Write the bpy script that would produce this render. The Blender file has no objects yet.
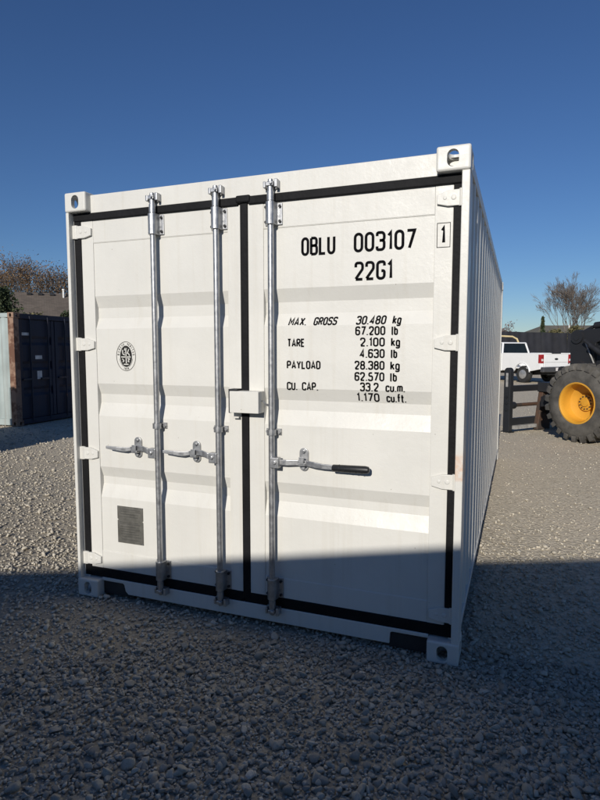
import bpy, bmesh, math, random
import numpy as np
from mathutils import Vector, Matrix, noise as mnoise

R = math.radians
rnd = random.Random(7)
scene = bpy.context.scene
col = scene.collection

# ------------------------------------------------------------------ camera
CAM = Vector((2.6758, -2.8698, 1.6198))
cam_d = bpy.data.cameras.new('camera')
cam_o = bpy.data.objects.new('camera', cam_d)
col.objects.link(cam_o)
cam_d.sensor_fit = 'HORIZONTAL'
cam_d.sensor_width = 36.0
cam_d.lens = 568.3 / 600.0 * 36.0
cam_d.clip_start = 0.05
cam_d.clip_end = 3000
cam_o.location = CAM
cam_o.rotation_euler = (R(90 - 5.037), R(0.0), R(20.981))
scene.camera = cam_o

# ------------------------------------------------------------------ sky, sun, exposure
SUN_EL, SUN_AZ = R(22.4), R(178.8)          # azimuth from +Y clockwise: straight behind the white doors
world = bpy.data.worlds.new('World')
scene.world = world
world.use_nodes = True
wn = world.node_tree
wn.nodes.clear()
sky = wn.nodes.new('ShaderNodeTexSky')
sky.sky_type = 'NISHITA'
sky.sun_disc = False
sky.sun_elevation = SUN_EL
sky.sun_rotation = SUN_AZ
sky.altitude = 0
sky.air_density = 1.0
sky.dust_density = 0.0
sky.ozone_density = 6.5
bg = wn.nodes.new('ShaderNodeBackground')
bg.inputs['Strength'].default_value = 0.071
wo = wn.nodes.new('ShaderNodeOutputWorld')
hs = wn.nodes.new('ShaderNodeHueSaturation')
hs.inputs['Hue'].default_value = 0.507
hs.inputs['Saturation'].default_value = 1.05
wn.links.new(sky.outputs['Color'], hs.inputs['Color'])
wn.links.new(hs.outputs['Color'], bg.inputs['Color'])
wn.links.new(bg.outputs['Background'], wo.inputs['Surface'])

sun_d = bpy.data.lights.new('sun', 'SUN')
sun_d.energy = 4.2
sun_d.angle = R(0.53)
sun_d.color = (1.0, 0.945, 0.86)
sun_o = bpy.data.objects.new('sun', sun_d)
col.objects.link(sun_o)
to_sun = Vector((math.sin(SUN_AZ) * math.cos(SUN_EL), math.cos(SUN_AZ) * math.cos(SUN_EL), math.sin(SUN_EL)))
sun_o.rotation_euler = to_sun.to_track_quat('Z', 'Y').to_euler()
sun_o.location = (0, -30, 30)

scene.view_settings.view_transform = 'Standard'
scene.view_settings.look = 'None'
scene.view_settings.gamma = 1
scene.view_settings.use_curve_mapping = False
scene.view_settings.exposure = 0.0
scene.render.engine = 'CYCLES'

# ------------------------------------------------------------------ helpers
def tag(o, label=None, cat=None, group=None, kind=None):
    if label: o['label'] = label
    if cat: o['category'] = cat
    if group: o['group'] = group
    if kind: o['kind'] = kind
    return o

def empty(name, loc=(0, 0, 0), rz=0.0):
    o = bpy.data.objects.new(name, None)
    col.objects.link(o)
    o.location = loc
    o.rotation_euler = (0, 0, rz)
    o.empty_display_size = 0.2
    return o

def link(name, me, mat, parent=None, loc=None):
    o = bpy.data.objects.new(name, me)
    col.objects.link(o)
    if mat is not None and len(me.materials) == 0:
        me.materials.append(mat)
    if parent is not None: o.parent = parent
    if loc is not None: o.location = loc
    return o

class MB:
    """collects shapes, then links them as one mesh object"""
    def __init__(s): s.v = []; s.f = []
    def add(s, vs, fs):
        n = len(s.v); s.v += [tuple(q) for q in vs]; s.f += [tuple(i + n for i in f) for f in fs]; return s
    def box(s, x0, x1, y0, y1, z0, z1):
        x0, x1 = min(x0, x1), max(x0, x1); y0, y1 = min(y0, y1), max(y0, y1); z0, z1 = min(z0, z1), max(z0, z1)
        v = [(x0,y0,z0),(x1,y0,z0),(x1,y1,z0),(x0,y1,z0),(x0,y0,z1),(x1,y0,z1),(x1,y1,z1),(x0,y1,z1)]
        return s.add(v, [(0,3,2,1),(4,5,6,7),(0,1,5,4),(1,2,6,5),(2,3,7,6),(3,0,4,7)])
    def prism(s, poly, axis, a0, a1):
        """poly: 2D points, extruded along axis ('x': (y,z), 'y': (x,z), 'z': (x,y))"""
        def p3(p, a):
            return {'x': (a, p[0], p[1]), 'y': (p[0], a, p[1]), 'z': (p[0], p[1], a)}[axis]
        n = len(poly)
        v = [p3(p, a0) for p in poly] + [p3(p, a1) for p in poly]
        area = sum(poly[i][0]*poly[(i+1)%n][1]-poly[(i+1)%n][0]*poly[i][1] for i in range(n))
        flip = (area > 0) == (axis != 'y')
        if a1 < a0: flip = not flip
        f = [tuple(range(n)), tuple(range(2*n-1, n-1, -1))] + [(i, n+i, n+(i+1)%n, (i+1)%n) for i in range(n)]
        if flip: f = [tuple(reversed(q)) for q in f]
        return s.add(v, f)
    def tube(s, pts, rads, n=8, caps=True):
        pts = [Vector(p) for p in pts]
        if not hasattr(rads, '__len__'): rads = [rads]*len(pts)
        ref = None; rings = []
        for i, p in enumerate(pts):
            d = (pts[min(i+1, len(pts)-1)] - pts[max(i-1, 0)])
            if d.length < 1e-9: d = Vector((0,0,1))
            d.normalize()
            if ref is None:
                ref = d.orthogonal().normalized()
            else:
                ref = (ref - d*ref.dot(d))
                if ref.length < 1e-6: ref = d.orthogonal()
                ref.normalize()
            b = d.cross(ref)
            rings.append([p + (ref*math.cos(2*math.pi*k/n) + b*math.sin(2*math.pi*k/n))*rads[i] for k in range(n)])
        v = [q for r in rings for q in r]
        f = []
        for i in range(len(pts)-1):
            for k in range(n):
                a = i*n+k; b2 = i*n+(k+1)%n
                f.append((a, b2, b2+n, a+n))
        if caps:
            f.append(tuple(range(n-1, -1, -1))); f.append(tuple(range(len(v)-n, len(v))))
        return s.add(v, f)
    def lathe(s, prof, c, axis='y', n=32, a0=0.0, a1=2*math.pi):
        """prof: list of (radius, along axis)"""
        full = abs(a1-a0-2*math.pi) < 1e-6
        m = n if full else n+1
        v = []
        for (r, h) in prof:
            for k in range(m):
                a = a0+(a1-a0)*k/n
                x, y = r*math.cos(a), r*math.sin(a)
                v.append({'y': (c[0]+x, c[1]+h, c[2]+y), 'z': (c[0]+x, c[1]+y, c[2]+h), 'x': (c[0]+h, c[1]+x, c[2]+y)}[axis])
        f = []
        for i in range(len(prof)-1):
            for k in range(n):
                k2 = (k+1) % m
                f.append((i*m+k, i*m+k2, (i+1)*m+k2, (i+1)*m+k))
        return s.add(v, f)
    def cyl(s, c, r, h0, h1, axis='y', n=16):
        return s.lathe([(0.0001, h0), (r, h0), (r, h1), (0.0001, h1)], c, axis, n)
    def mesh(s, name='mesh', smooth=False, fix=True):
        me = bpy.data.meshes.new(name)
        me.from_pydata(s.v, [], s.f)
        if fix:
            bm = bmesh.new(); bm.from_mesh(me)
            bmesh.ops.recalc_face_normals(bm, faces=bm.faces)
            bm.to_mesh(me); bm.free()
        if smooth:
            me.polygons.foreach_set('use_smooth', [True]*len(me.polygons))
            try: me.set_sharp_from_angle(angle=R(38))
            except Exception: pass
        me.update()
        return me
    def build(s, name, mat, parent=None, smooth=False, bevel=0.0, loc=None, seg=2):
        o = link(name, s.mesh(name, smooth), mat, parent, loc)
        if bevel:
            m = o.modifiers.new('bevel', 'BEVEL'); m.width = bevel; m.segments = seg; m.limit_method = 'ANGLE'; m.angle_limit = R(35)
        return o

def obround(w, h, n=10):
    """vertical slot with round ends, centred"""
    r = w/2; pts = []
    for k in range(n+1):
        a = math.pi*k/n; pts.append((r*math.cos(a), h/2-r+r*math.sin(a)))
    for k in range(n+1):
        a = math.pi+math.pi*k/n; pts.append((r*math.cos(a), -h/2+r+r*math.sin(a)))
    return pts

# ------------------------------------------------------------------ materials
def new_mat(name):
    m = bpy.data.materials.new(name); m.use_nodes = True
    nt = m.node_tree
    return m, nt, nt.nodes['Principled BSDF']

def N(nt, t, **kw):
    n = nt.nodes.new(t)
    for k, v in kw.items():
        if k in n.inputs: n.inputs[k].default_value = v
        else: setattr(n, k, v)
    return n

def ramp(nt, fac, stops, interp='LINEAR'):
    r = nt.nodes.new('ShaderNodeValToRGB')
    cr = r.color_ramp; cr.interpolation = interp
    while len(cr.elements) < len(stops): cr.elements.new(0.5)
    for e, (p, c) in zip(cr.elements, stops):
        e.position = p; e.color = (*c, 1) if len(c) == 3 else c
    nt.links.new(fac, r.inputs['Fac'])
    return r

def coords(nt, out='Object', scale=None):
    tc = nt.nodes.new('ShaderNodeTexCoord')
    if scale is None: return tc.outputs[out]
    mp = nt.nodes.new('ShaderNodeMapping'); mp.inputs['Scale'].default_value = scale
    nt.links.new(tc.outputs[out], mp.inputs['Vector'])
    return mp.outputs['Vector']

def noise(nt, vec, scale, detail=3, rough=0.55):
    n = N(nt, 'ShaderNodeTexNoise', Scale=scale, Detail=detail, Roughness=rough)
    nt.links.new(vec, n.inputs['Vector']); return n.outputs['Fac']

def mixc(nt, fac, a, b, mode='MIX'):
    m = nt.nodes.new('ShaderNodeMix'); m.data_type = 'RGBA'; m.blend_type = mode
    for key, val in (('Factor', fac), ('A', a), ('B', b)):
        sock = [i for i in m.inputs if i.name == key and (i.type == 'RGBA' if key != 'Factor' else i.type == 'VALUE')][0]
        if hasattr(val, 'is_output'): nt.links.new(val, sock)
        elif key == 'Factor': sock.default_value = val
        else: sock.default_value = (*val, 1)
    return [o for o in m.outputs if o.type == 'RGBA'][0]

def bump(nt, bs, h, strength, dist=0.01):
    b = N(nt, 'ShaderNodeBump', Strength=strength, Distance=dist)
    nt.links.new(h, b.inputs['Height']); nt.links.new(b.outputs['Normal'], bs.inputs['Normal'])

def simple(name, c, rough=0.6, metal=0.0, var=0.25, scale=6.0, bmp=0.0, bscale=60.0, spec=None):
    m, nt, bs = new_mat(name)
    v = coords(nt)
    n = noise(nt, v, scale, 4)
    lo = tuple(max(0, x*(1-var)) for x in c); hi = tuple(min(1, x*(1+var)) for x in c)
    r = ramp(nt, n, [(0.3, lo), (0.7, hi)])
    nt.links.new(r.outputs['Color'], bs.inputs['Base Color'])
    bs.inputs['Roughness'].default_value = rough
    bs.inputs['Metallic'].default_value = metal
    if spec is not None: bs.inputs['Specular IOR Level'].default_value = spec
    if bmp: bump(nt, bs, noise(nt, v, bscale, 3), bmp, 0.01)
    return m

def paint_white(name, base=(0.655, 0.644, 0.60), patch=None):
    m, nt, bs = new_mat(name)
    v = coords(nt)
    big = noise(nt, v, 1.7, 5, 0.6)
    c1 = ramp(nt, big, [(0.35, tuple(x*0.93 for x in base)), (0.65, base)]).outputs['Color']
    # vertical run-off streaks, faint
    st = noise(nt, coords(nt, 'Object', (26, 26, 0.9)), 1.0, 4, 0.6)
    stm = ramp(nt, st, [(0.54, (0, 0, 0)), (0.8, (0.30, 0.30, 0.30))]).outputs['Color']
    c2 = mixc(nt, stm, c1, (0.50, 0.46, 0.38))
    # small chips and specks
    vo = N(nt, 'ShaderNodeTexVoronoi', Scale=13.0); nt.links.new(v, vo.inputs['Vector'])
    wob = noise(nt, v, 140, 2)
    ad = N(nt, 'ShaderNodeMath', operation='MULTIPLY_ADD'); ad.inputs[1].default_value = 0.035
    nt.links.new(wob, ad.inputs[0]); nt.links.new(vo.outputs['Distance'], ad.inputs[2])
    sp = ramp(nt, ad.outputs[0], [(0.045, (1, 1, 1)), (0.06, (0, 0, 0))]).outputs['Color']
    gate = ramp(nt, vo.outputs['Color'], [(0.70, (0, 0, 0)), (0.74, (0.8, 0.8, 0.8))]).outputs['Color']
    spg = mixc(nt, 1.0, sp, gate, 'MULTIPLY')
    c3 = mixc(nt, spg, c2, (0.30, 0.27, 0.23))
    if patch:
        z0, z1, x0, x1, colr = patch
        sx = nt.nodes.new('ShaderNodeSeparateXYZ'); nt.links.new(v, sx.inputs[0])
        a = N(nt, 'ShaderNodeMapRange', interpolation_type='SMOOTHSTEP'); a.inputs['From Min'].default_value = z0; a.inputs['From Max'].default_value = z0+0.02
        b = N(nt, 'ShaderNodeMapRange', interpolation_type='SMOOTHSTEP'); b.inputs['From Min'].default_value = z1; b.inputs['From Max'].default_value = z1-0.05
        nt.links.new(sx.outputs['Z'], a.inputs['Value']); nt.links.new(sx.outputs['Z'], b.inputs['Value'])
        mu = N(nt, 'ShaderNodeMath', operation='MULTIPLY'); nt.links.new(a.outputs[0], mu.inputs[0]); nt.links.new(b.outputs[0], mu.inputs[1])
        mu2 = N(nt, 'ShaderNodeMath', operation='MULTIPLY'); nt.links.new(mu.outputs[0], mu2.inputs[0])
        pr = ramp(nt, noise(nt, v, 22, 5, 0.7), [(0.36, (0.12,)*3), (0.55, (0.8,)*3)]); nt.links.new(pr.outputs['Color'], mu2.inputs[1])
        c3 = mixc(nt, mu2.outputs[0], c3, colr)
    # dust thrown up on the lowest part
    nt.links.new(c3, bs.inputs['Base Color'])
    rr = ramp(nt, noise(nt, v, 9, 4, 0.65), [(0.35, (0.32,)*3), (0.65, (0.5,)*3)]); nt.links.new(rr.outputs['Color'], bs.inputs['Roughness'])
    bs.inputs['Specular IOR Level'].default_value = 0.4
    h = N(nt, 'ShaderNodeMath', operation='ADD')
    nt.links.new(noise(nt, v, 55, 4, 0.6), h.inputs[0])
    h2 = N(nt, 'ShaderNodeMath', operation='MULTIPLY'); h2.inputs[1].default_value = 3.0
    nt.links.new(noise(nt, v, 5, 2, 0.5), h2.inputs[0]); nt.links.new(h2.outputs[0], h.inputs[1])
    bump(nt, bs, h.outputs[0], 0.22, 0.004)
    return m

M = {}
M['white'] = paint_white('white_paint')
M['white_post'] = paint_white('white_paint_post', patch=(0.96, 1.13, 0, 0, (0.62, 0.42, 0.30)))
M['rubber'] = simple('black_rubber', (0.007, 0.007, 0.008), 0.7, 0, 0.3, 9, 0.3, 40, 0.2)
M['grip'] = simple('black_grip', (0.012, 0.012, 0.013), 0.45, 0, 0.3, 30)
M['ink'] = simple('black_print', (0.006, 0.006, 0.007), 0.9, 0, 0.5, 40, spec=0.05)
M['ink_pale'] = simple('seal_print', (0.03, 0.03, 0.028), 0.9, 0, 0.5, 60, spec=0.05)
M['plate'] = simple('data_plate_metal', (0.13, 0.125, 0.11), 0.5, 0.3, 0.25, 25)
M['plate_line'] = simple('data_plate_print', (0.085, 0.082, 0.075), 0.5, 0.3, 0.2, 25)
M['dark_steel'] = simple('dark_steel', (0.02, 0.021, 0.024), 0.5, 0.2, 0.5, 5, 0.15, 70)
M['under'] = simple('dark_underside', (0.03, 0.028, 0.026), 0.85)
def galv():
    m, nt, bs = new_mat('galvanised_steel')
    v = coords(nt)
    n = noise(nt, v, 32, 5, 0.65)
    c = ramp(nt, n, [(0.3, (0.32, 0.325, 0.335)), (0.7, (0.50, 0.505, 0.51))]).outputs['Color']
    sn = noise(nt, coords(nt, 'Object', (60, 60, 5)), 1.0, 4, 0.7)
    c = mixc(nt, ramp(nt, sn, [(0.6, (0,)*3), (0.78, (0.3,)*3)]).outputs['Color'], c, (0.22, 0.21, 0.20))
    nt.links.new(c, bs.inputs['Base Color'])
    bs.inputs['Metallic'].default_value = 0.85
    rr = ramp(nt, n, [(0.3, (0.36,)*3), (0.7, (0.5,)*3)]); nt.links.new(rr.outputs['Color'], bs.inputs['Roughness'])
    bump(nt, bs, n, 0.15, 0.003)
    return m
M['galv'] = galv()

def gravel_ground():
    m, nt, bs = new_mat('gravel_ground')
    v = coords(nt)
    wp = N(nt, 'ShaderNodeTexNoise', Scale=9.0, Detail=2.0); nt.links.new(v, wp.inputs['Vector'])
    vm = N(nt, 'ShaderNodeVectorMath', operation='MULTIPLY_ADD'); vm.inputs[1].default_value = (0.03,)*3
    nt.links.new(wp.outputs['Color'], vm.inputs[0]); nt.links.new(v, vm.inputs[2])
    v1 = N(nt, 'ShaderNodeTexVoronoi', Scale=38.0); nt.links.new(vm.outputs[0], v1.inputs['Vector'])
    v2 = N(nt, 'ShaderNodeTexVoronoi', Scale=95.0); nt.links.new(vm.outputs[0], v2.inputs['Vector'])
    big = noise(nt, v, 0.55, 6, 0.6)
    stone = ramp(nt, v1.outputs['Color'], [(0.1, (0.45, 0.39, 0.29)), (0.5, (0.60, 0.525, 0.40)), (0.9, (0.70, 0.62, 0.48))]).outputs['Color']
    fines = ramp(nt, v2.outputs['Color'], [(0.1, (0.57, 0.49, 0.37)), (0.9, (0.70, 0.615, 0.475))]).outputs['Color']
    fm = ramp(nt, big, [(0.42, (0.12,)*3), (0.62, (0.85,)*3)]).outputs['Color']
    # coarse dark bedding in front, packed tan fines on the driving lane beside and behind the container; shade and sunlight put into both tones
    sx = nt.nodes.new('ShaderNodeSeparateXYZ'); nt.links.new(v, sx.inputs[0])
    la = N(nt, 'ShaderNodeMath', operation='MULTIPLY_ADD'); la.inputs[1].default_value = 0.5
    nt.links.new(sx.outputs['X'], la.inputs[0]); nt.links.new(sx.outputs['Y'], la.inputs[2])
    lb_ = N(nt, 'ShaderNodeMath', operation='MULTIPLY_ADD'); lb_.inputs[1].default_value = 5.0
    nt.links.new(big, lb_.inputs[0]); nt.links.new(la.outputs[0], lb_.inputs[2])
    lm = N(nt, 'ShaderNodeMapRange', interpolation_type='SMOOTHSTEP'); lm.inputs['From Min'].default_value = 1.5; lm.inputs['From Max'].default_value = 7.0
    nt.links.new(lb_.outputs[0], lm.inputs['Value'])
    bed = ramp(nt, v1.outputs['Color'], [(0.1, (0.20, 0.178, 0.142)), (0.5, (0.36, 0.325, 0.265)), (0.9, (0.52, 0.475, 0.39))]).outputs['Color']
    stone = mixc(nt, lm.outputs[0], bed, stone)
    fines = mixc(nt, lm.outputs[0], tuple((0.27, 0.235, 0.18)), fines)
    c = mixc(nt, fm, stone, fines)
    # soil packed between the stones, with crevice shade painted in
    gap = ramp(nt, v1.outputs['Distance'], [(0.45, (0,)*3), (0.8, (0.4,)*3)]).outputs['Color']
    c = mixc(nt, gap, c, (0.26, 0.225, 0.17))
    # darker damp / oily stains with shapes of their own
    stn = ramp(nt, noise(nt, coords(nt, 'Object', (0.9, 2.6, 1)), 0.8, 5, 0.6), [(0.64, (0,)*3), (0.74, (0.35,)*3)]).outputs['Color']
    c = mixc(nt, stn, c, (0.17, 0.15, 0.125))
    nt.links.new(c, bs.inputs['Base Color'])
    bs.inputs['Roughness'].default_value = 0.95
    bs.inputs['Specular IOR Level'].default_value = 0.15
    h = N(nt, 'ShaderNodeMath', operation='MULTIPLY_ADD'); h.inputs[1].default_value = -1.0
    nt.links.new(v1.outputs['Distance'], h.inputs[0])
    h2 = N(nt, 'ShaderNodeMath', operation='MULTIPLY'); h2.inputs[1].default_value = -0.4
    nt.links.new(v2.outputs['Distance'], h2.inputs[0]); nt.links.new(h2.outputs[0], h.inputs[2])
    bump(nt, bs, h.outputs[0], 0.45, 0.02)
    return m
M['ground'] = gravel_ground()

def stone_mat(name, k):
    m, nt, bs = new_mat(name)
    at = nt.nodes.new('ShaderNodeAttribute'); at.attribute_name = 'tint'
    v = coords(nt)
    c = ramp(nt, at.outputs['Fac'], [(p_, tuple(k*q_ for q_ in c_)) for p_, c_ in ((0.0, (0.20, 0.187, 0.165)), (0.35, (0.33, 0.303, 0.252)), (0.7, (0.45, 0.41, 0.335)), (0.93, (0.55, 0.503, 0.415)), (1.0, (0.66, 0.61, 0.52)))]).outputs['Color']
    n = noise(nt, v, 120, 3, 0.6)
    c = mixc(nt, ramp(nt, n, [(0.35, (0.35,)*3), (0.65, (0,)*3)]).outputs['Color'], c, tuple(k*q_ for q_ in (0.24, 0.215, 0.18)))
    nt.links.new(c, bs.inputs['Base Color'])
    bs.inputs['Roughness'].default_value = 0.92
    bs.inputs['Specular IOR Level'].default_value = 0.2
    bump(nt, bs, n, 0.5, 0.003)
    return m
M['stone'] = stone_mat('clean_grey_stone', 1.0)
M['stone_far'] = stone_mat('dusty_sunlit_stone', 1.32)  # lighter copy of the same stone: dust, with sunlight put into the tone

# ------------------------------------------------------------------ ground
def ground():
    m = MB()
    S = 900.0
    m.add([(-S, -S, 0), (S, -S, 0), (S, S, 0), (-S, S, 0)], [(0, 1, 2, 3)])
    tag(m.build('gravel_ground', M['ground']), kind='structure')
ground()

W, L, H = 2.438, 6.058, 2.591

def inside_things(x, y):
    k = (x > 0.06) & (x < W-0.06) & (y > 0.35) & (y < L-0.1)
    k |= (x < -7.15) & (x > -13.3) & (y > 6.2) & (y < 8.6)
    return k

def loose_stones():
    g = np.random.default_rng(11)
    yaw = R(20.98)
    def sample(n, r0, r1, logr):
        a = yaw + (g.random(n)-0.5)*R(108)
        if logr: r = r0*np.exp(g.random(n)*math.log(r1/r0))
        else: r = np.sqrt(r0*r0+g.random(n)*(r1*r1-r0*r0))
        return CAM.x-np.sin(a)*r, CAM.y+np.cos(a)*r, r
    def ico(sub):
        bm = bmesh.new(); bmesh.ops.create_icosphere(bm, subdivisions=sub, radius=1.0)
        bm.verts.ensure_lookup_table()
        v = np.array([q.co[:] for q in bm.verts]); f = np.array([[q.index for q in t.verts] for t in bm.faces]); bm.free()
        return v, f
    def make(name, xs, ys, rad, sub, label, mat):
        n = len(xs); bv, bf = ico(sub); nv, nf = len(bv), len(bf)
        # angular pebbles: cut the unit ball with random planes
        K = 9
        V = np.repeat(bv[None], n, 0)
        for k in range(K):
            d = g.normal(size=(n, 1, 3)); d /= np.linalg.norm(d, axis=2, keepdims=True)
            lim = 0.32+0.30*g.random((n, 1))
            pr = (V*d).sum(2); ex = np.maximum(pr-lim, 0)
            V = V-ex[:, :, None]*d*0.92
        V += g.normal(size=V.shape)*0.035
        sc = np.stack([1.0+0.35*g.random(n), 0.8+0.3*g.random(n), 0.55+0.3*g.random(n)], 1)
        V *= sc[:, None, :]
        # tilt + spin
        a, b, c = g.random(n)*6.283, g.normal(size=n)*0.35, g.normal(size=n)*0.35
        def rotm(ax, t):
            m = np.zeros((n, 3, 3)); i, j, k = {'z': (0, 1, 2), 'x': (1, 2, 0), 'y': (2, 0, 1)}[ax]
            m[:, i, i] = np.cos(t); m[:, i, j] = -np.sin(t); m[:, j, i] = np.sin(t); m[:, j, j] = np.cos(t); m[:, k, k] = 1
            return m
        Rm = rotm('z', a) @ rotm('x', b) @ rotm('y', c)
        V = np.einsum('nij,nvj->nvi', Rm, V)
        V *= rad[:, None, None]
        z = rad*(0.22+0.5*g.random(n))
        V[:, :, 0] += xs[:, None]; V[:, :, 1] += ys[:, None]; V[:, :, 2] += z[:, None]
        F = (bf[None]+(np.arange(n)*nv)[:, None, None]).reshape(-1)
        me = bpy.data.meshes.new(name)
        me.vertices.add(n*nv); me.loops.add(n*nf*3); me.polygons.add(n*nf)
        me.vertices.foreach_set('co', V.reshape(-1).astype(np.float32))
        me.loops.foreach_set('vertex_index', F.astype(np.int32))
        me.polygons.foreach_set('loop_start', np.arange(0, n*nf*3, 3, dtype=np.int32))
        me.polygons.foreach_set('loop_total', np.full(n*nf, 3, dtype=np.int32))
        me.update(calc_edges=True)
        t = me.attributes.new('tint', 'FLOAT', 'POINT')
        tv = np.clip(g.beta(2.2, 2.2, n) if sub == 2 else 0.2+0.65*g.beta(3, 3, n), 0, 1)
        t.data.foreach_set('value', np.repeat(tv, nv).astype(np.float32))
        me.validate()
        o = link(name, me, M[mat])
        tag(o, label, 'gravel', kind='stuff')
    # near stones, finer mesh
    n = 16000
    x, y, r = sample(n, 1.3, 3.1, False)
    rad = np.clip(g.lognormal(math.log(0.0122), 0.36, n), 0.004, 0.030)
    bare = np.array([mnoise.noise(Vector((a_*1.3, b_*1.3, 4.2)))+0.5*mnoise.noise(Vector((a_*4, b_*4, 1.2))) for a_, b_ in zip(x, y)])
    k = ~inside_things(x, y) & ((bare < 0.2) | (g.random(n) < 0.6))
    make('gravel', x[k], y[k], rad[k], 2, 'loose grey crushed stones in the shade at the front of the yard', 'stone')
    n = 20000
    x1, y1, r1 = sample(n, 1.3, 3.1, False)
    rad1 = np.clip(g.lognormal(math.log(0.0085), 0.3, n), 0.004, 0.016)
    n = 62000
    x, y, r = sample(n, 3.1, 17.0, True)
    rad = np.clip(g.lognormal(math.log(0.0105), 0.36, n)*(1+0.05*(r-3)), 0.005, 0.034)
    lane = np.clip((0.5*x+y-1.8)/3.0, 0, 1)*(x > 2.2)
    kk = g.random(n) > 0.72*lane
    x, y, rad, lane = x[kk], y[kk], rad[kk], lane[kk]
    rad = rad*(1-0.25*lane)
    x, y, rad = np.r_[x, x1], np.r_[y, y1], np.r_[rad, rad1]
    k = ~inside_things(x, y)
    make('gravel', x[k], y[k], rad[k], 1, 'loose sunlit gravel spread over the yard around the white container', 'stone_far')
loose_stones()

# ------------------------------------------------------------------ white container
box = empty('shipping_container', (0, 0, 0))
tag(box, 'white twenty foot shipping container with closed double doors and black lettering', 'container')

def evaluated_mesh(o):
    dg = bpy.context.evaluated_depsgraph_get()
    me = bpy.data.meshes.new_from_object(o.evaluated_get(dg))
    return me

def make_casting():
    """corner casting with its outer corner at the origin, growing to +x +y +z"""
    m = MB(); m.box(0, 0.162, 0, 0.178, 0, 0.118)
    o = link('tmp', m.mesh('corner_casting'), None)
    bv = o.modifiers.new('b', 'BEVEL'); bv.width = 0.011; bv.segments = 3
    cut = MB(); cut.box(0.026, 0.142, 0.028, 0.158, 0.024, 0.094)
    c1 = MB(); c1.prism([(0.083+p[0], 0.059+p[1]) for p in obround(0.056, 0.082)], 'y', -0.05, 0.06)
    c2 = MB(); c2.prism([(0.089+p[0], 0.059+p[1]) for p in obround(0.056, 0.082)], 'x', -0.05, 0.06)
    c3 = MB(); c3.prism([(0.083+p[0], 0.089+p[1]) for p in obround(0.064, 0.115)], 'z', -0.05, 0.06)
    tmp = []
    for c in (cut, c1, c2, c3):
        q = link('tmp', c.mesh('cut'), None); tmp.append(q)
        b = o.modifiers.new('bo', 'BOOLEAN'); b.operation = 'DIFFERENCE'; b.object = q; b.solver = 'EXACT'
    me = evaluated_mesh(o); me.name = 'corner_casting'
    for q in tmp+[o]:
        d = q.data; bpy.data.objects.remove(q); bpy.data.meshes.remove(d)
    return me
casting_me = make_casting()
casting_me.materials.clear(); casting_me.materials.append(M['white'])
Z0 = 0.004
for sx in (0, 1):
    for sy in (0, 1):
        for sz in (0, 1):
            o = link('corner_casting', casting_me, None, box, (W*sx, L*sy, H if sz else Z0))
            o.scale = (-1 if sx else 1, -1 if sy else 1, -1 if sz else 1)

GY = 0.058       # door frame front
PY = 0.064       # panel front
# posts at the door end: a thin outer lip plus a set-back body
for s in (0, 1):
    m = MB()
    lip = 0.024
    if s == 0:
        m.prism([(0.002, 0.006), (lip, 0.006), (lip, 0.054), (0.060, 0.054), (0.060, 0.16), (0.002, 0.16)], 'z', 0.118, H-0.118)
    else:
        m.prism([(W-0.002, 0.006), (W-lip-0.016, 0.006), (W-lip-0.016, 0.054), (W-0.060, 0.054), (W-0.060, 0.16), (W-0.002, 0.16)], 'z', 0.118, H-0.118)
    m.build('corner_post', M['white_post'] if s else M['white'], box, bevel=0.004)
for s in (0, 1):
    m = MB(); m.box(0.004 if s == 0 else W-0.09, 0.09 if s == 0 else W-0.004, L-0.15, L-0.006, 0.118, H-0.118)
    m.build('corner_post', M['white'], box, bevel=0.006)
# header and sill
m = MB(); m.box(0.156, W-0.156, 0.050, 0.13, 2.466, H-0.014); m.build('door_header', M['white'], box, bevel=0.004)
m = MB()
m.prism([(0.160, 0.130), (W-0.160, 0.130), (W-0.160, 0.108), (2.085, 0.108), (2.075, 0.100), (2.072, 0.040), (0.365, 0.040), (0.345, 0.060), (0.335, 0.100), (0.325, 0.108), (0.160, 0.108)], 'y', 0.050, 0.130)
m.build('door_sill', M['white'], box, bevel=0.004)
for a, b in ((0.1635, 0.40), (2.04, W-0.1635)):  # dark plates added to draw the black shade inside the sill notches
    m = MB(); m.box(a, b, 0.064, 0.129, 0.02, 0.1075); m.build('notch_shade_plate', M['under'], box)
m = MB(); m.box(0.07, W-0.07, 0.13, L-0.12, 0.120, 0.150); m.build('floor_underside', M['under'], box)
for i in range(14):
    yy = 0.42+i*0.40
    m = MB(); m.box(0.06, W-0.06, yy, yy+0.045, 0.060, 0.119); m.build('cross_member', M['under'], box)

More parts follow.
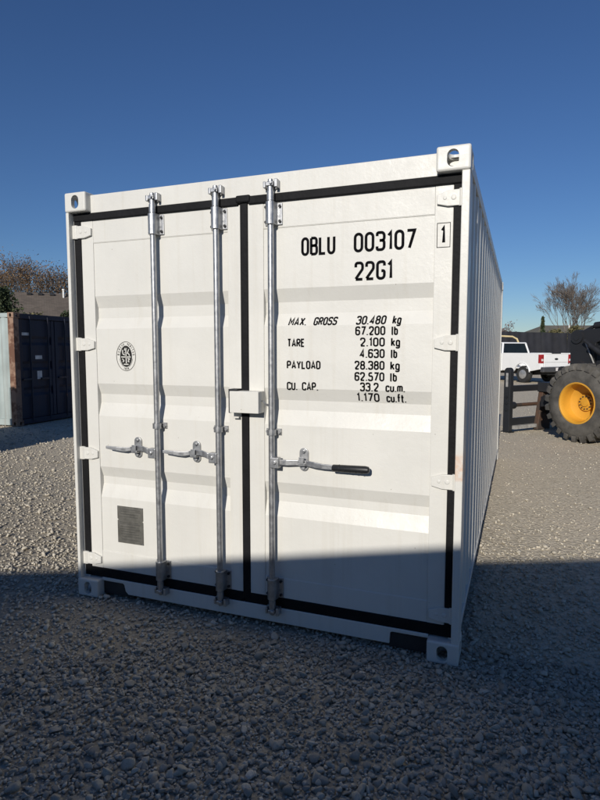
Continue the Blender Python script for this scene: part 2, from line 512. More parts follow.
# corrugated side walls (vertical ribs) and far end wall, roof
def rib_profile(a0, a1, out=0.0, depth=0.036):
    pts = []; a = a0
    while True:
        for da, d in ((0.0, 0), (0.072, 0), (0.140, depth), (0.210, depth)):
            if a+da >= a1:
                pts.append((a1, pts[-1][1] if pts else 0)); return pts
            pts.append((a+da, d))
        a += 0.278
def sheet(pts, z0, z1, f):
    m = MB(); v = []
    for (a, d) in pts: v += [f(a, d, z0), f(a, d, z1)]
    n = len(pts)
    return m.add(v, [(2*i, 2*i+2, 2*i+3, 2*i+1) for i in range(n-1)])
for s in (0, 1):
    sg = (lambda d: 0.012+d) if s == 0 else (lambda d: W-0.012-d)
    sheet(rib_profile(0.155, L-0.145), 0.16, H-0.062, lambda a, d, z: (sg(d), a, z)).build('side_wall', M['white'], box)
    x0, x1 = (0.008, 0.062) if s == 0 else (W-0.062, W-0.008)
    m = MB(); m.box(x0, x1, 0.17, L-0.17, H-0.075, H-0.010); m.build('top_rail', M['white'], box, bevel=0.005)
    # bottom rail with two fork pockets
    xa, xb = (0.006, 0.05) if s == 0 else (W-0.05, W-0.006)
    poly = [(0.17, 0.165), (L-0.17, 0.165), (L-0.17, 0.130)]
    for c in (3.98, 2.08):
        poly += [(c+0.18, 0.130), (c+0.17, 0.15), (c-0.17, 0.15), (c-0.18, 0.130)]
    poly += [(0.17, 0.130)]
    m = MB(); m.prism(poly, 'x', xa, xb); m.build('bottom_rail', M['white'], box, bevel=0.003)
sheet(rib_profile(0.088, W-0.088), 0.12, H-0.09, lambda a, d, z: (a, L-0.02-d, z)).build('end_wall', M['white'], box)
m = MB(); m.box(0.156, W-0.156, L-0.12, L-0.014, H-0.10, H-0.012); m.build('end_beam', M['white'], box, bevel=0.004)
m = MB(); m.box(0.156, W-0.156, L-0.12, L-0.014, 0.03, 0.14); m.build('end_beam', M['white'], box, bevel=0.004)
rp = rib_profile(0.13, L-0.12, 0, 0.02)
m = MB(); v = []
for (a, d) in rp: v += [(0.06, a, H-0.018-d), (W-0.06, a, H-0.018-d)]
m.add(v, [(2*i, 2*i+2, 2*i+3, 2*i+1) for i in range(len(rp)-1)]).build('roof', M['white'], box)

# ---- doors
TROUGH = [(1.957, 1.884, 1.820, 1.752), (1.406, 1.338, 1.282, 1.198), (0.868, 0.800, 0.752, 0.668)]
TD = 0.027
def panel_y(z):
    for (a, b, c, d) in TROUGH:
        if d <= z <= a:
            if z >= b: return PY+TD*(a-z)/(a-b)
            if z >= c: return PY+TD
            return PY+TD*(z-d)/(c-d)
    return PY
DT, DB = 2.428, 0.188          # door top / bottom
RT, RB = 2.288, 0.306          # panel top / bottom
doors = {}
for side, (x0, x1, s0, s1) in {'l': (0.074, 1.193, 0.164, 1.112), 'r': (1.241, 2.357, 1.336, 2.268)}.items():
    m = MB()
    m.box(x0, s0, GY, GY+0.055, DB, DT); m.box(s1, x1, GY, GY+0.055, DB, DT)
    m.box(s0, s1, GY+0.0015, GY+0.053, RT, DT-0.001); m.box(s0, s1, GY+0.0015, GY+0.053, DB+0.001, RB)
    door = m.build('door', M['white'], box, bevel=0.0025)
    doors[side] = door
    zs = [RB] + sorted([q for t in TROUGH for q in t]) + [RT]
    m = MB(); v = []
    for z in zs: v += [(s0-0.003, panel_y(z), z), (s1+0.003, panel_y(z), z)]
    m.add(v, [(2*i, 2*i+1, 2*i+3, 2*i+2) for i in range(len(zs)-1)])
    v = m.v; p = m.build('panel', M['white'], door)
    # weld bead along the panel's upper and lower edges
    for zz in (RT-0.001, RB+0.001):
        m = MB(); m.tube([(s0, PY-0.0005, zz), (s1, PY-0.0005, zz)], 0.0028, 6); m.build('weld_bead', M['white'], door, smooth=True)

# ---- gaskets
def strip(name, x0, x1, z0, z1, parent, y0=0.049, y1=0.075, bv=0.006):
    m = MB(); m.box(x0, x1, y0, y1, z0, z1); return m.build(name, M['rubber'], parent, bevel=bv, seg=3)
strip('gasket', 0.026, 1.186, 2.424, 2.469, doors['l'], 0.044)
strip('gasket', 1.248, 2.3965, 2.424, 2.469, doors['r'], 0.044)
strip('gasket', 0.0215, 0.0735, 0.13, 2.44, doors['l'], 0.0525, 0.09, 0.002)
strip('gasket', 2.3575, 2.4000, 0.13, 2.44, doors['r'], 0.0525, 0.09, 0.002)
strip('gasket', 1.1935, 1.2405, 0.150, 2.455, doors['r'], 0.051)
strip('gasket', 1.174, 1.262, 2.434, 2.476, doors['r'], 0.036, 0.075, 0.010)
strip('gasket', 0.026, 1.2, 0.128, 0.192, doors['l'], 0.054)
strip('gasket', 1.2, 2.40, 0.128, 0.192, doors['r'], 0.0545)

# ---- hinges
def hinge_mesh():
    # left-hand hinge, its pin axis at x=0, blade to +x, centred on z=0
    m = MB()
    m.prism([(0.0, -0.038), (0.066, -0.037), (0.118, -0.024), (0.119, 0.020), (0.060, 0.039), (0.0, 0.040)], 'y', -0.004, 0.012)
    m.cyl((0.0, 0.006, 0), 0.015, -0.041, 0.044, 'z', 14)
    m.box(-0.036, 0.0, -0.010, 0.020, -0.040, 0.043)
    m.lathe([(0.0001, -0.007), (0.010, -0.007), (0.013, -0.004)], (0.038, 0.0, 0.002), 'y', 14)
    m.lathe([(0.0001, -0.0065), (0.008, -0.0065), (0.010, -0.004)], (0.080, 0.0, 0.002), 'y', 12)
    return m.mesh('hinge')
hm = hinge_mesh(); hm.materials.append(M['white'])
for z in (2.356, 1.654, 0.950, 0.248):
    for side in 'lr':
        o = link('hinge', hm, None, doors[side], (0.042 if side == 'l' else W-0.042, 0.046 if side == 'l' else 0.046, z))
        if side == 'r': o.scale = (-1, 1, 1)
        b = o.modifiers.new('bevel', 'BEVEL'); b.width = 0.003; b.segments = 2; b.limit_method = 'ANGLE'

# ---- locking bars
RY = 0.022      # bar axis
bolt_me = MB().cyl((0, 0, 0), 0.0085, 0.040-RY, 0.052-RY, 'y', 6).mesh('bolt'); bolt_me.materials.append(M['dark_steel'])
def bearing(zc, up, parent, x):
    """bearing bracket bolted over the bar: flanged plate, round cover and four bolts"""
    m = MB()
    m.box(-0.046, 0.056, 0.050-RY, 0.057-RY, -0.058, 0.058)
    pts = [(0.027*math.cos(a), 0.027*math.sin(a)) for a in [math.pi*k/10 for k in range(11)]]
    poly = [(p[0], -p[1]) for p in pts] + [(-0.030, 0.032), (0.030, 0.032)]
    m.prism(poly, 'z', -0.060, 0.060)
    o = m.build('bearing_bracket', M['galv'], parent, bevel=0.002, loc=(x, RY, zc))
    for bx, bz in ((-0.039, -0.04), (-0.039, 0.04), (0.044, -0.04), (0.044, 0.04)):
        link('bolt', bolt_me, None, parent, (x+bx, RY, zc+bz))
def cam_end(x, zc, parent, sgn):
    m = MB()
    # keeper on the frame: base plate with two prongs
    m.box(-0.040, 0.045, 0.040-RY, 0.0505-RY, -0.020, 0.024)
    m.box(-0.040, -0.026, -0.012, 0.040-RY, -0.016, 0.018)
    m.box(0.028, 0.045, -0.018, 0.040-RY, -0.018, 0.026)
    m.build('cam_keeper', M['galv'], parent, bevel=0.003, loc=(x, RY, zc))
    m = MB()
    m.box(-0.020, 0.022, -0.022, 0.020, -0.010, 0.012)
    m.cyl((0, 0, 0), 0.014, -0.022, 0.030, 'z', 12)
    m.cyl((0.012, -0.024, 0.004), 0.009, -0.008, 0.004, 'y', 8)
    m.build('cam', M['galv'], parent, bevel=0.003, loc=(x, RY, zc))
for x, hand in ((0.636, 'left'), (1.058, 'left'), (1.396, 'right')):
    m = MB(); m.tube([(x, RY, 0.105), (x, RY, 2.525)], 0.0172, 20)
    for z0 in (2.425, 0.140):
        m.tube([(x, RY, z0), (x, RY, z0+0.045)], 0.0205, 16)
    bar = m.build('locking_bar', M['galv'], box, smooth=True)
    bearing(2.358, 1, bar, x); bearing(0.252, 0, bar, x)
    cam_end(x, 2.508, bar, 1); cam_end(x, 0.120, bar, -1)
    # guide at mid height
    m = MB(); m.box(-0.044, 0.046, 0.030, 0.0405, -0.017, 0.017)
    m.lathe([(0.0205, -0.016), (0.027, -0.016), (0.027, 0.016), (0.0205, 0.016)], (0, 0, 0), 'z', 18)
    m.cyl((-0.036, 0, 0), 0.009, 0.018, 0.032, 'y', 6); m.cyl((0.038, 0, 0), 0.009, 0.018, 0.032, 'y', 6)
    m.build('guide', M['galv'], bar, loc=(x, RY, 1.160))
    # handle hub
    s = -1 if hand == 'left' else 1
    m = MB(); m.box(0.0 if s > 0 else -0.052, 0.052 if s > 0 else 0.0, -0.030, 0.012, -0.030, 0.030)
    m.cyl((s*0.030, 0, 0.004), 0.012, -0.040, -0.028, 'y', 10)
    m.build('handle_hub', M['galv'], bar, bevel=0.004, loc=(x, RY, 0.992))
    # handle: flat bar with the characteristic double bend
    m = MB()
    if hand == 'left':
        path = [(-0.03, 0.0, -0.004), (-0.075, -0.002, 0.008), (-0.115, 0.008, 0.018), (-0.165, 0.012, 0.020), (-0.205, 0.010, 0.012), (-0.25, 0.0, 0.006), (-0.30, -0.008, 0.010), (-0.375, -0.014, 0.016)]
        hh = [0.017, 0.018, 0.017, 0.015, 0.013, 0.014, 0.013, 0.009]
    else:
        path = [(0.03, 0.0, 0.0), (0.09, 0.0, 0.002), (0.155, 0.010, 0.004), (0.205, 0.010, 0.004), (0.255, 0.0, 0.0), (0.30, -0.006, -0.003), (0.375, -0.010, -0.003)]
        hh = [0.015, 0.016, 0.015, 0.015, 0.016, 0.014, 0.013]
    v = []
    for (px, py, pz), h_ in zip(path, hh):
        v += [(px, py-0.006, pz-h_), (px, py-0.006, pz+h_), (px, py+0.006, pz+h_), (px, py+0.006, pz-h_)]
    n = len(path)
    f = [(4*i+k, 4*i+(k+1) % 4, 4*i+4+(k+1) % 4, 4*i+4+k) for i in range(n-1) for k in range(4)] + [(0, 1, 2, 3), (4*n-1, 4*n-2, 4*n-3, 4*n-4)]
    m.add(v, f); m.build('handle', M['galv'], bar, bevel=0.003, loc=(x, RY, 0.992))
    if hand == 'right':
        m = MB(); m.tube([(0.362, -0.010, -0.006), (0.368, -0.010, -0.006), (0.545, -0.016, -0.002), (0.562, -0.017, -0.002), (0.568, -0.017, -0.002)], [0.016, 0.0195, 0.021, 0.018, 0.010], 14)
        for q in range(5):
            xx = 0.40+q*0.032; m.lathe([(0.0195, -0.004), (0.0212, 0.0), (0.0195, 0.004)], (xx, -0.011-0.006*(q/5), -0.005), 'x', 14)
        m.build('handle_grip', M['grip'], bar, smooth=True, loc=(x, RY, 0.992))
    # retainer plate with catch
    rx = -0.168 if hand == 'left' else 0.182
    m = MB(); m.prism([(p[0], p[1]) for p in obround(0.052, 0.130)], 'y', 0.030, 0.0385)
    m.box(-0.020, 0.020, -0.012, 0.032, -0.030, -0.014); m.box(-0.014, 0.014, -0.014, -0.006, -0.022, 0.020)
    m.cyl((0, 0, 0.046), 0.010, 0.018, 0.032, 'y', 8); m.cyl((0, 0, -0.046), 0.010, 0.018, 0.032, 'y', 8)
    m.build('handle_retainer', M['galv'], bar, bevel=0.002, loc=(x+rx, RY, 1.012))

# ---- lock box over the door seam
m = MB()
m.box(1.156, 1.336, -0.022, -0.017, 1.266, 1.388)           # front
m.box(1.331, 1.336, -0.017, 0.056, 1.266, 1.388)            # right cheek
m.box(1.156, 1.161, -0.017, 0.030, 1.280, 1.388)            # left cheek
m.box(1.161, 1.331, -0.017, 0.056, 1.383, 1.388)            # lid
m.box(1.300, 1.331, 0.050, 0.0575, 1.270, 1.383)
lb = m.build('lock_box', M['white'], box, bevel=0.003)
m = MB(); m.prism([(1.143, 1.262), (1.155, 1.262), (1.155, 1.3895), (1.196, 1.3895), (1.196, 1.399), (1.143, 1.399)], 'y', -0.010, 0.0575)
m.build('lock_bracket_shade', M['dark_steel'], lb, bevel=0.002)  # dark L drawing the shaded side of the bracket round the box
m = MB(); m.box(1.150, 1.188, 0.028, 0.0575, 1.228, 1.238); m.build('lock_tab', M['white'], lb, bevel=0.002)
m = MB(); m.tube([(1.336, 0.020, 1.335), (1.350, 0.012, 1.334), (1.362, 0.018, 1.318), (1.376, 0.03, 1.312)], 0.005, 8); m.build('lock_pin', M['galv'], lb, smooth=True)

# ---- stroke lettering
def fillet(pts, r, closed):
    n = len(pts); out = []
    rng = range(n) if closed else range(1, n-1)
    if not closed: out.append(Vector(pts[0]))
    for i in rng:
        p = Vector(pts[i]); a = Vector(pts[i-1]); b = Vector(pts[(i+1) % n])
        da, db = (a-p), (b-p); la, lb_ = da.length, db.length
        da.normalize(); db.normalize()
        ang = math.acos(max(-1, min(1, da.dot(db))))
        if r <= 0 or ang > 3.0: out.append(p); continue
        t = min(r/math.tan(ang/2), la*0.49, lb_*0.49); rr = t*math.tan(ang/2)
        c = p+(da+db).normalized()*(rr/math.sin(ang/2))
        p0, p1 = p+da*t, p+db*t
        a0 = math.atan2(p0.y-c.y, p0.x-c.x); a1 = math.atan2(p1.y-c.y, p1.x-c.x)
        d = (a1-a0+math.pi) % (2*math.pi)-math.pi
        for k in range(6):
            aa = a0+d*k/5; out.append(Vector((c.x+rr*math.cos(aa), c.y+rr*math.sin(aa))))
    if not closed: out.append(Vector(pts[-1]))
    return out
w5 = 0.46
def rect(a, b, c, d): return [(a, b), (c, b), (c, d), (a, d)]
GL = {  # width, [(points, radius, closed)]
 'O': (w5, [(rect(0, 0, w5, 1), .22, 1)]), '0': (w5, [(rect(0, 0, w5, 1), .22, 1)]),
 'B': (w5, [([(0, 0), (0, 1)], 0, 0), ([(0, 1), (w5-.02, 1), (w5-.02, .53), (0, .53)], .17, 0), ([(0, .53), (w5, .53), (w5, 0), (0, 0)], .17, 0)]),
 'L': (.42, [([(0, 1), (0, 0), (.42, 0)], 0, 0)]), 'U': (w5, [([(0, 1), (0, 0), (w5, 0), (w5, 1)], .22, 0)]),
 '1': (.2, [([(0, .80), (.16, .99), (.16, 0)], 0, 0)]), '2': (w5, [([(0, .74), (0, 1), (w5, 1), (w5, .62), (0, .03)], .21, 0), ([(0, 0), (w5, 0)], 0, 0)]),
 '3': (w5, [([(0, .80), (0, 1), (w5, 1), (w5, .54), (.16, .54)], .19, 0), ([(.16, .54), (w5, .54), (w5, 0), (0, 0), (0, .2)], .19, 0)]),
 '4': (w5, [([(.34, 0), (.34, 1), (0, .27), (w5, .27)], 0, 0)]), '5': (w5, [([(w5-.03, 1), (.05, 1), (.02, .56), (w5, .6), (w5, 0), (0, 0), (0, .2)], .16, 0)]),
 '6': (w5, [([(w5, .8), (w5, 1), (0, 1), (0, 0), (w5, 0), (w5, .57), (.03, .57)], .2, 0)]), '7': (w5, [([(0, 1), (w5, 1), (.14, 0)], 0, 0)]),
 '8': (w5, [(rect(0, 0, w5, .53), .2, 1), (rect(.02, .53, w5-.02, 1), .2, 1)]),
 'G': (w5, [([(w5, .76), (w5, 1), (0, 1), (0, 0), (w5, 0), (w5, .46), (.26, .46)], .2, 0)]),
 'M': (.56, [([(0, 0), (0, 1), (.28, .34), (.56, 1), (.56, 0)], 0, 0)]), 'A': (.5, [([(0, 0), (.25, 1), (.5, 0)], 0, 0), ([(.09, .28), (.41, .28)], 0, 0)]),
 'X': (.48, [([(0, 0), (.48, 1)], 0, 0), ([(0, 1), (.48, 0)], 0, 0)]), '.': (.06, [([(.03, -.06), (.03, .07)], 0, 0)]),
 'R': (w5, [([(0, 0), (0, 1)], 0, 0), ([(0, 1), (w5, 1), (w5, .5), (0, .5)], .19, 0), ([(.22, .5), (w5, 0)], 0, 0)]),
 'S': (w5, [([(w5, .8), (w5, 1), (0, 1), (0, .52), (w5, .52), (w5, 0), (0, 0), (0, .2)], .2, 0)]),
 'T': (.46, [([(0, 1), (.46, 1)], 0, 0), ([(.23, 1), (.23, 0)], 0, 0)]), 'E': (.4, [([(.4, 1), (0, 1), (0, 0), (.4, 0)], 0, 0), ([(0, .53), (.34, .53)], 0, 0)]),
 'P': (w5, [([(0, 0), (0, 1)], 0, 0), ([(0, 1), (w5, 1), (w5, .46), (0, .46)], .2, 0)]), 'Y': (.48, [([(0, 1), (.24, .48), (.48, 1)], 0, 0), ([(.24, .48), (.24, 0)], 0, 0)]),
 'D': (w5, [([(0, 1), (w5, 1), (w5, 0), (0, 0)], .22, 0), ([(0, 0), (0, 1)], 0, 0)]), 'C': (w5, [([(w5, .76), (w5, 1), (0, 1), (0, 0), (w5, 0), (w5, .24)], .2, 0)]),
 'V': (.48, [([(0, 1), (.24, 0), (.48, 1)], 0, 0)]), 'I': (.06, [([(.03, 0), (.03, 1)], 0, 0)]),
 'k': (.4, [([(0, 0), (0, 1)], 0, 0), ([(.38, .68), (0, .26)], 0, 0), ([(.13, .40), (.4, 0)], 0, 0)]),
 'g': (.4, [(rect(0, 0, .4, .68), .17, 1), ([(.4, .68), (.4, -.26), (0, -.26), (0, -.14)], .14, 0)]),
 'l': (.12, [([(0, 1), (0, 0), (.12, 0)], .08, 0)]), 'b': (.4, [([(0, 0), (0, 1)], 0, 0), (rect(0, 0, .4, .68), .17, 1)]),
 'c': (.36, [([(.36, .5), (.36, .68), (0, .68), (0, 0), (.36, 0), (.36, .18)], .16, 0)]), 'u': (.38, [([(0, .68), (0, 0), (.38, 0), (.38, .68)], .16, 0), ([(.38, .3), (.38, 0)], 0, 0)]),
 'm': (.6, [([(0, 0), (0, .68), (.3, .68), (.3, 0)], .14, 0), ([(.3, .5), (.3, .68), (.6, .68), (.6, 0)], .13, 0)]),
 'f': (.26, [([(.30, 1), (.1, 1), (.1, 0)], .12, 0), ([(-.06, .64), (.30, .64)], 0, 0)]), 't': (.26, [([(.1, .95), (.1, 0), (.28, 0)], .1, 0), ([(-.06, .64), (.30, .64)], 0, 0)]),
 ' ': (.30, []),
}
def strokes(text, slant=0.0):
    """centre lines of a line of text, cap height 1; returns strokes, width"""
    x = 0.0; out = []
    for ch in text:
        w, st = GL[ch]
        for pts, r, cl in st:
            out.append(([Vector((x+p.x+slant*p.y, p.y)) for p in fillet(pts, r, bool(cl))], bool(cl)))
        x += w+0.27
    return out, x-0.27
def ribbon(pts, closed, t):
    n = len(pts); v = []; f = []
    for i, p in enumerate(pts):
        a = pts[i-1] if (i > 0 or closed) else None; b = pts[(i+1) % n] if (i < n-1 or closed) else None
        d1 = (p-a).normalized() if a is not None else None; d2 = (b-p).normalized() if b is not None else None
        d1 = d1 or d2; d2 = d2 or d1
        n1 = Vector((-d1.y, d1.x)); n2 = Vector((-d2.y, d2.x)); nn = n1+n2
        if nn.length < 0.2: nn = n1.copy()
        nn.normalize(); k = min(1/max(0.35, nn.dot(n1)), 2.0)
        e = Vector((0, 0))
        if not closed and i == 0: e = -d2*t/2*0
        v += [p+nn*t/2*k+e, p-nn*t/2*k+e]
    m = n if closed else n-1
    for i in range(m):
        j = (i+1) % n; f.append((2*i, 2*i+1, 2*j+1, 2*j))
    return v, f
def lettering(text, x0, x1, zb, cap, t, parent, yfun, slant=0.0, name='lettering', mat='ink', lift=0.0012):
    st, w = strokes(text, slant)
    sx = (x1-x0-t)/max(w, 1e-3); sz = cap-t
    bm = bmesh.new()
    for pts, cl in st:
        q = [Vector((x0+t/2+p.x*sx, zb+t/2+p.y*sz)) for p in pts]
        v, f = ribbon(q, cl, t)
        vs = [bm.verts.new((p.x, 0, p.y)) for p in v]
        for ff in f:
            try: bm.faces.new([vs[i] for i in ff])
            except ValueError: pass
    for tr in TROUGH:
        for z in tr:
            bmesh.ops.bisect_plane(bm, geom=bm.verts[:]+bm.edges[:]+bm.faces[:], plane_co=(0, 0, z), plane_no=(0, 0, 1))
    for v in bm.verts: v.co.y = yfun(v.co.z)-lift
    for f in bm.faces:
        f.normal_update()
        if f.normal.y > 0: f.normal_flip()
    me = bpy.data.meshes.new(name); bm.to_mesh(me); bm.free()
    return link(name, me, M[mat], parent)
dr = doors['r']
T1 = 0.0146
lettering('OBLU', 1.558, 1.752, 2.126, 0.099, T1, dr, panel_y)
lettering('003107', 1.852, 2.176, 2.127, 0.101, T1, dr, panel_y)
lettering('22G1', 1.857, 2.061, 1.981, 0.099, T1, dr, panel_y)
T2 = 0.0086
lettering('MAX.', 1.479, 1.586, 1.752, 0.046, 0.0084, dr, panel_y, slant=0.16)
lettering('GROSS', 1.626, 1.760, 1.752, 0.046, 0.0084, dr, panel_y, slant=0.16)
lettering('TARE', 1.475, 1.579, 1.635, 0.047, T2, dr, panel_y)
lettering('PAYLOAD', 1.472, 1.671, 1.514, 0.047, T2, dr, panel_y)
lettering('CU.', 1.472, 1.536, 1.396, 0.047, T2, dr, panel_y)
lettering('CAP.', 1.562, 1.658, 1.396, 0.047, T2, dr, panel_y)
rows = [('30.480', 'kg', 1.866, 2.026, 2.060, 2.106, 1.752, 0.12), ('67.200', 'lb', 1.864, 2.026, 2.058, 2.092, 1.696, 0), ('2.100', 'kg', 1.891, 2.024, 2.056, 2.104, 1.637, 0), ('4.630', 'lb', 1.890, 2.024, 2.056, 2.090, 1.577, 0),
        ('28.380', 'kg', 1.862, 2.024, 2.054, 2.104, 1.515, 0), ('62.570', 'lb', 1.862, 2.024, 2.054, 2.090, 1.455, 0), ('33.2', 'cu.m.', 1.893, 1.994, 2.030, 2.134, 1.400, 0), ('1.170', 'cu.ft.', 1.872, 1.996, 2.032, 2.138, 1.344, 0)]
for a, b, x0, x1, x2, x3, z, sl in rows:
    lettering(a, x0, x1, z, 0.048, T2, dr, panel_y, sl)
    lettering(b, x2, x3, z, 0.048, 0.0084, dr, panel_y, sl)
# the boxed figure 1 on the right stile
fy = lambda z: GY
lettering('1', 2.298, 2.322, 2.141, 0.088, 0.015, dr, fy)
m = MB()
bx0, bx1, bz0, bz1, bt = 2.279, 2.345, 2.124, 2.244, 0.003
yy = GY-0.0012
for a in ((bx0, bx1, bz0, bz0+bt), (bx0, bx1, bz1-bt, bz1), (bx0, bx0+bt, bz0+bt, bz1-bt), (bx1-bt, bx1, bz0+bt, bz1-bt)):
    m.add([(a[0], yy, a[2]), (a[1], yy, a[2]), (a[1], yy, a[3]), (a[0], yy, a[3])], [(0, 1, 2, 3)])
m.build('number_frame', M['ink'], dr)

# ---- oval inspection seal on the left door
dl = doors['l']
ex, ez = 0.388, 1.580
def ell_ring(rx0, rz0, rx1, rz1, y, n=48, c=(ex, ez)):
    v = []
    for k in range(n):
        a = 2*math.pi*k/n
        v += [(c[0]+rx0*math.cos(a), y, c[1]+rz0*math.sin(a)), (c[0]+rx1*math.cos(a), y, c[1]+rz1*math.sin(a))]
    return v, [(2*k, 2*((k+1) % n), 2*((k+1) % n)+1, 2*k+1) for k in range(n)]
sy = PY-0.0013
m = MB()
m.add(*ell_ring(0.0735, 0.092, 0.0705, 0.089, sy))
m.add(*ell_ring(0.0445, 0.0665, 0.0425, 0.0645, sy))
# dark inner oval
v, f = [], []
n = 40
v = [(ex+0.0425*math.cos(2*math.pi*k/n), sy+0.0001, ez+0.0645*math.sin(2*math.pi*k/n)) for k in range(n)]
m.add(v, [tuple(range(n))])
# lower band panels of the ring
for a0, a1 in ((192, 246), (294, 348)):
    v = []; k_ = 10
    for k in range(k_+1):
        a = R(a0+(a1-a0)*k/k_)
        v += [(ex+0.0480*math.cos(a), sy, ez+0.0695*math.sin(a)), (ex+0.0502*math.cos(a), sy, ez+0.0718*math.sin(a))]
    m.add(v, [(2*k, 2*k+2, 2*k+3, 2*k+1) for k in range(k_)])
seal = m.build('inspection_seal', M['ink_pale'], dl)
# light figure strokes inside the oval
m = MB()
y2 = sy-0.0006
def seg2(pts, t):
    v, f = ribbon([Vector(p) for p in pts], False, t)
    m.add([(ex+p.x, y2, ez+p.y) for p in v], f)
seg2([(-0.036, -0.004), (0.036, -0.004)], 0.006); seg2([(0.002, -0.044), (0.000, 0.052)], 0.007)
seg2([(-0.026, 0.040), (-0.022, 0.014), (-0.008, 0.008)], 0.006); seg2([(0.022, 0.044), (0.012, 0.022), (0.024, 0.012), (0.026, 0.002)], 0.006)
seg2([(-0.012, 0.036), (-0.006, 0.050), (0.008, 0.048)], 0.005); seg2([(-0.028, -0.014), (-0.016, -0.028), (-0.024, -0.036)], 0.006)
seg2([(0.012, -0.014), (0.026, -0.016), (0.016, -0.030), (0.024, -0.036)], 0.006); seg2([(-0.018, -0.050), (0.018, -0.050)], 0.006); seg2([(-0.01, 0.022), (0.01, 0.018)], 0.005)
m.build('seal_figure', M['white'], dl)
# words round the seal
def ring_text(text, a_start, a_end, rx, rz, cap, t, flip=False):
    bm = bmesh.new(); k = len(text)
    for i, ch in enumerate(text):
        a = R(a_start+(a_end-a_start)*i/(k-1))
        st, w = strokes(ch)
        c = Vector((ex+rx*math.cos(a), ez+rz*math.sin(a)))
        nrm = Vector((math.cos(a)/rx, math.sin(a)/rz)).normalized()
        up = -nrm if flip else nrm
        rt = Vector((up.y, -up.x))
        for pts, cl in st:
            v, f = ribbon([(p-Vector((w/2, 0.5)))*cap for p in pts], cl, t)
            vs = [bm.verts.new((c.x+rt.x*p.x+up.x*p.y, sy-0.0002, c.y+rt.y*p.x+up.y*p.y)) for p in v]
            for ff in f:
                try: bm.faces.new([vs[j] for j in ff])
                except ValueError: pass
    me = bpy.data.meshes.new('lettering'); bm.to_mesh(me); bm.free()
    link('lettering', me, M['ink_pale'], dl)
ring_text('BUREAU', 172, 108, 0.0578, 0.078, 0.013, 0.0022)
ring_text('VERITAS', 76, 8, 0.0578, 0.078, 0.013, 0.0022)
ring_text('1828', 254, 286, 0.0578, 0.078, 0.012, 0.0022, flip=True)

# ---- data plate
m = MB()
px0, px1, pz0, pz1 = 0.290, 0.487, 0.379, 0.620
n_ = [(px0, pz0), (px1, pz0), (px1, 0.525), (px1-0.008, 0.531), (px1, 0.537), (px1, pz1), (px0, pz1), (px0, 0.537), (px0+0.008, 0.531), (px0, 0.525)]
m.prism(n_, 'y', PY-0.004, PY-0.0005)
pl = m.build('data_plate', M['plate'], dl)
m = MB()
for z in [0.600, 0.588, 0.570, 0.553, 0.516, 0.506, 0.488, 0.472, 0.456, 0.440, 0.424, 0.404]:
    a = px0+0.014+rnd.random()*0.02; b = px1-0.015-rnd.random()*0.05
    m.box(a, b, PY-0.0046, PY-0.0035, z-0.0022, z+0.0022)
m.build('plate_print', M['plate_line'], dl)
for x in (px0+0.006, px1-0.006):
    for z in (pz0+0.006, pz1-0.006): MB().cyl((x, PY-0.004, z), 0.004, -0.002, 0.002, 'y', 8).build('rivet', M['galv'], dl)
# ------------------------------------------------------------------ more materials
def rusty(name, base, rust=(0.20, 0.085, 0.045), amount=0.5, streak=True, rough=0.7):
    m, nt, bs = new_mat(name)
    v = coords(nt)
    n1 = noise(nt, v, 2.3, 6, 0.65)
    c = ramp(nt, noise(nt, v, 1.1, 4), [(0.3, tuple(x*0.75 for x in base)), (0.7, tuple(min(1, x*1.15) for x in base))]).outputs['Color']
    if streak:
        st = noise(nt, coords(nt, 'Object', (7, 7, 0.5)), 1.0, 5, 0.65)
        c = mixc(nt, ramp(nt, st, [(0.5, (0,)*3), (0.72, (0.55,)*3)]).outputs['Color'], c, tuple(0.6*r_+0.3*b_ for r_, b_ in zip(rust, base)))
    a = 0.72-0.35*amount
    c = mixc(nt, ramp(nt, n1, [(a, (0,)*3), (a+0.07, (1,)*3)]).outputs['Color'], c, rust)
    nt.links.new(c, bs.inputs['Base Color'])
    bs.inputs['Roughness'].default_value = rough
    bump(nt, bs, noise(nt, v, 30, 4), 0.2, 0.005)
    return m
M['navy'] = rusty('faded_navy_paint', (0.012, 0.019, 0.043), (0.06, 0.03, 0.02), amount=0.12)
M['pale'] = rusty('faded_pale_blue_paint', (0.37, 0.43, 0.42), (0.24, 0.17, 0.12), amount=0.12)
M['rust_post'] = rusty('rusty_post_paint', (0.30, 0.19, 0.13), (0.13, 0.06, 0.035), amount=0.75)
M['label'] = simple('sticker', (0.55, 0.56, 0.56), 0.6)
M['tan_metal'] = simple('shed_cladding', (0.60, 0.57, 0.51), 0.55, 0.0, 0.1, 2)
M['shed_roof'] = simple('shed_roof_metal', (0.25, 0.25, 0.26), 0.5, 0.2, 0.1, 2)
M['truck'] = simple('white_truck_paint', (0.78, 0.78, 0.77), 0.22, 0, 0.03, 2)
M['glass'] = simple('dark_glass', (0.012, 0.016, 0.016), 0.06, 0, 0.2, 2)
M['tail'] = simple('red_lens', (0.30, 0.012, 0.016), 0.2, 0, 0.2, 4)
M['lens'] = simple('clear_lens', (0.65, 0.62, 0.60), 0.15, 0, 0.1, 4)
M['chrome'] = simple('bumper_grey', (0.085, 0.085, 0.09), 0.45, 0.4, 0.2, 6)
M['alloy'] = simple('alloy_wheel', (0.42, 0.42, 0.42), 0.35, 0.6, 0.2, 8)
M['tyre'] = simple('black_tyre', (0.022, 0.022, 0.022), 0.85, 0, 0.3, 8)
M['dusty_tyre'] = simple('dusty_tyre', (0.085, 0.080, 0.072), 0.9, 0, 0.45, 5, 0.4, 35)
M['yellow'] = rusty('worn_yellow_paint', (0.60, 0.30, 0.030), (0.16, 0.07, 0.03), amount=0.14, streak=False, rough=0.5)
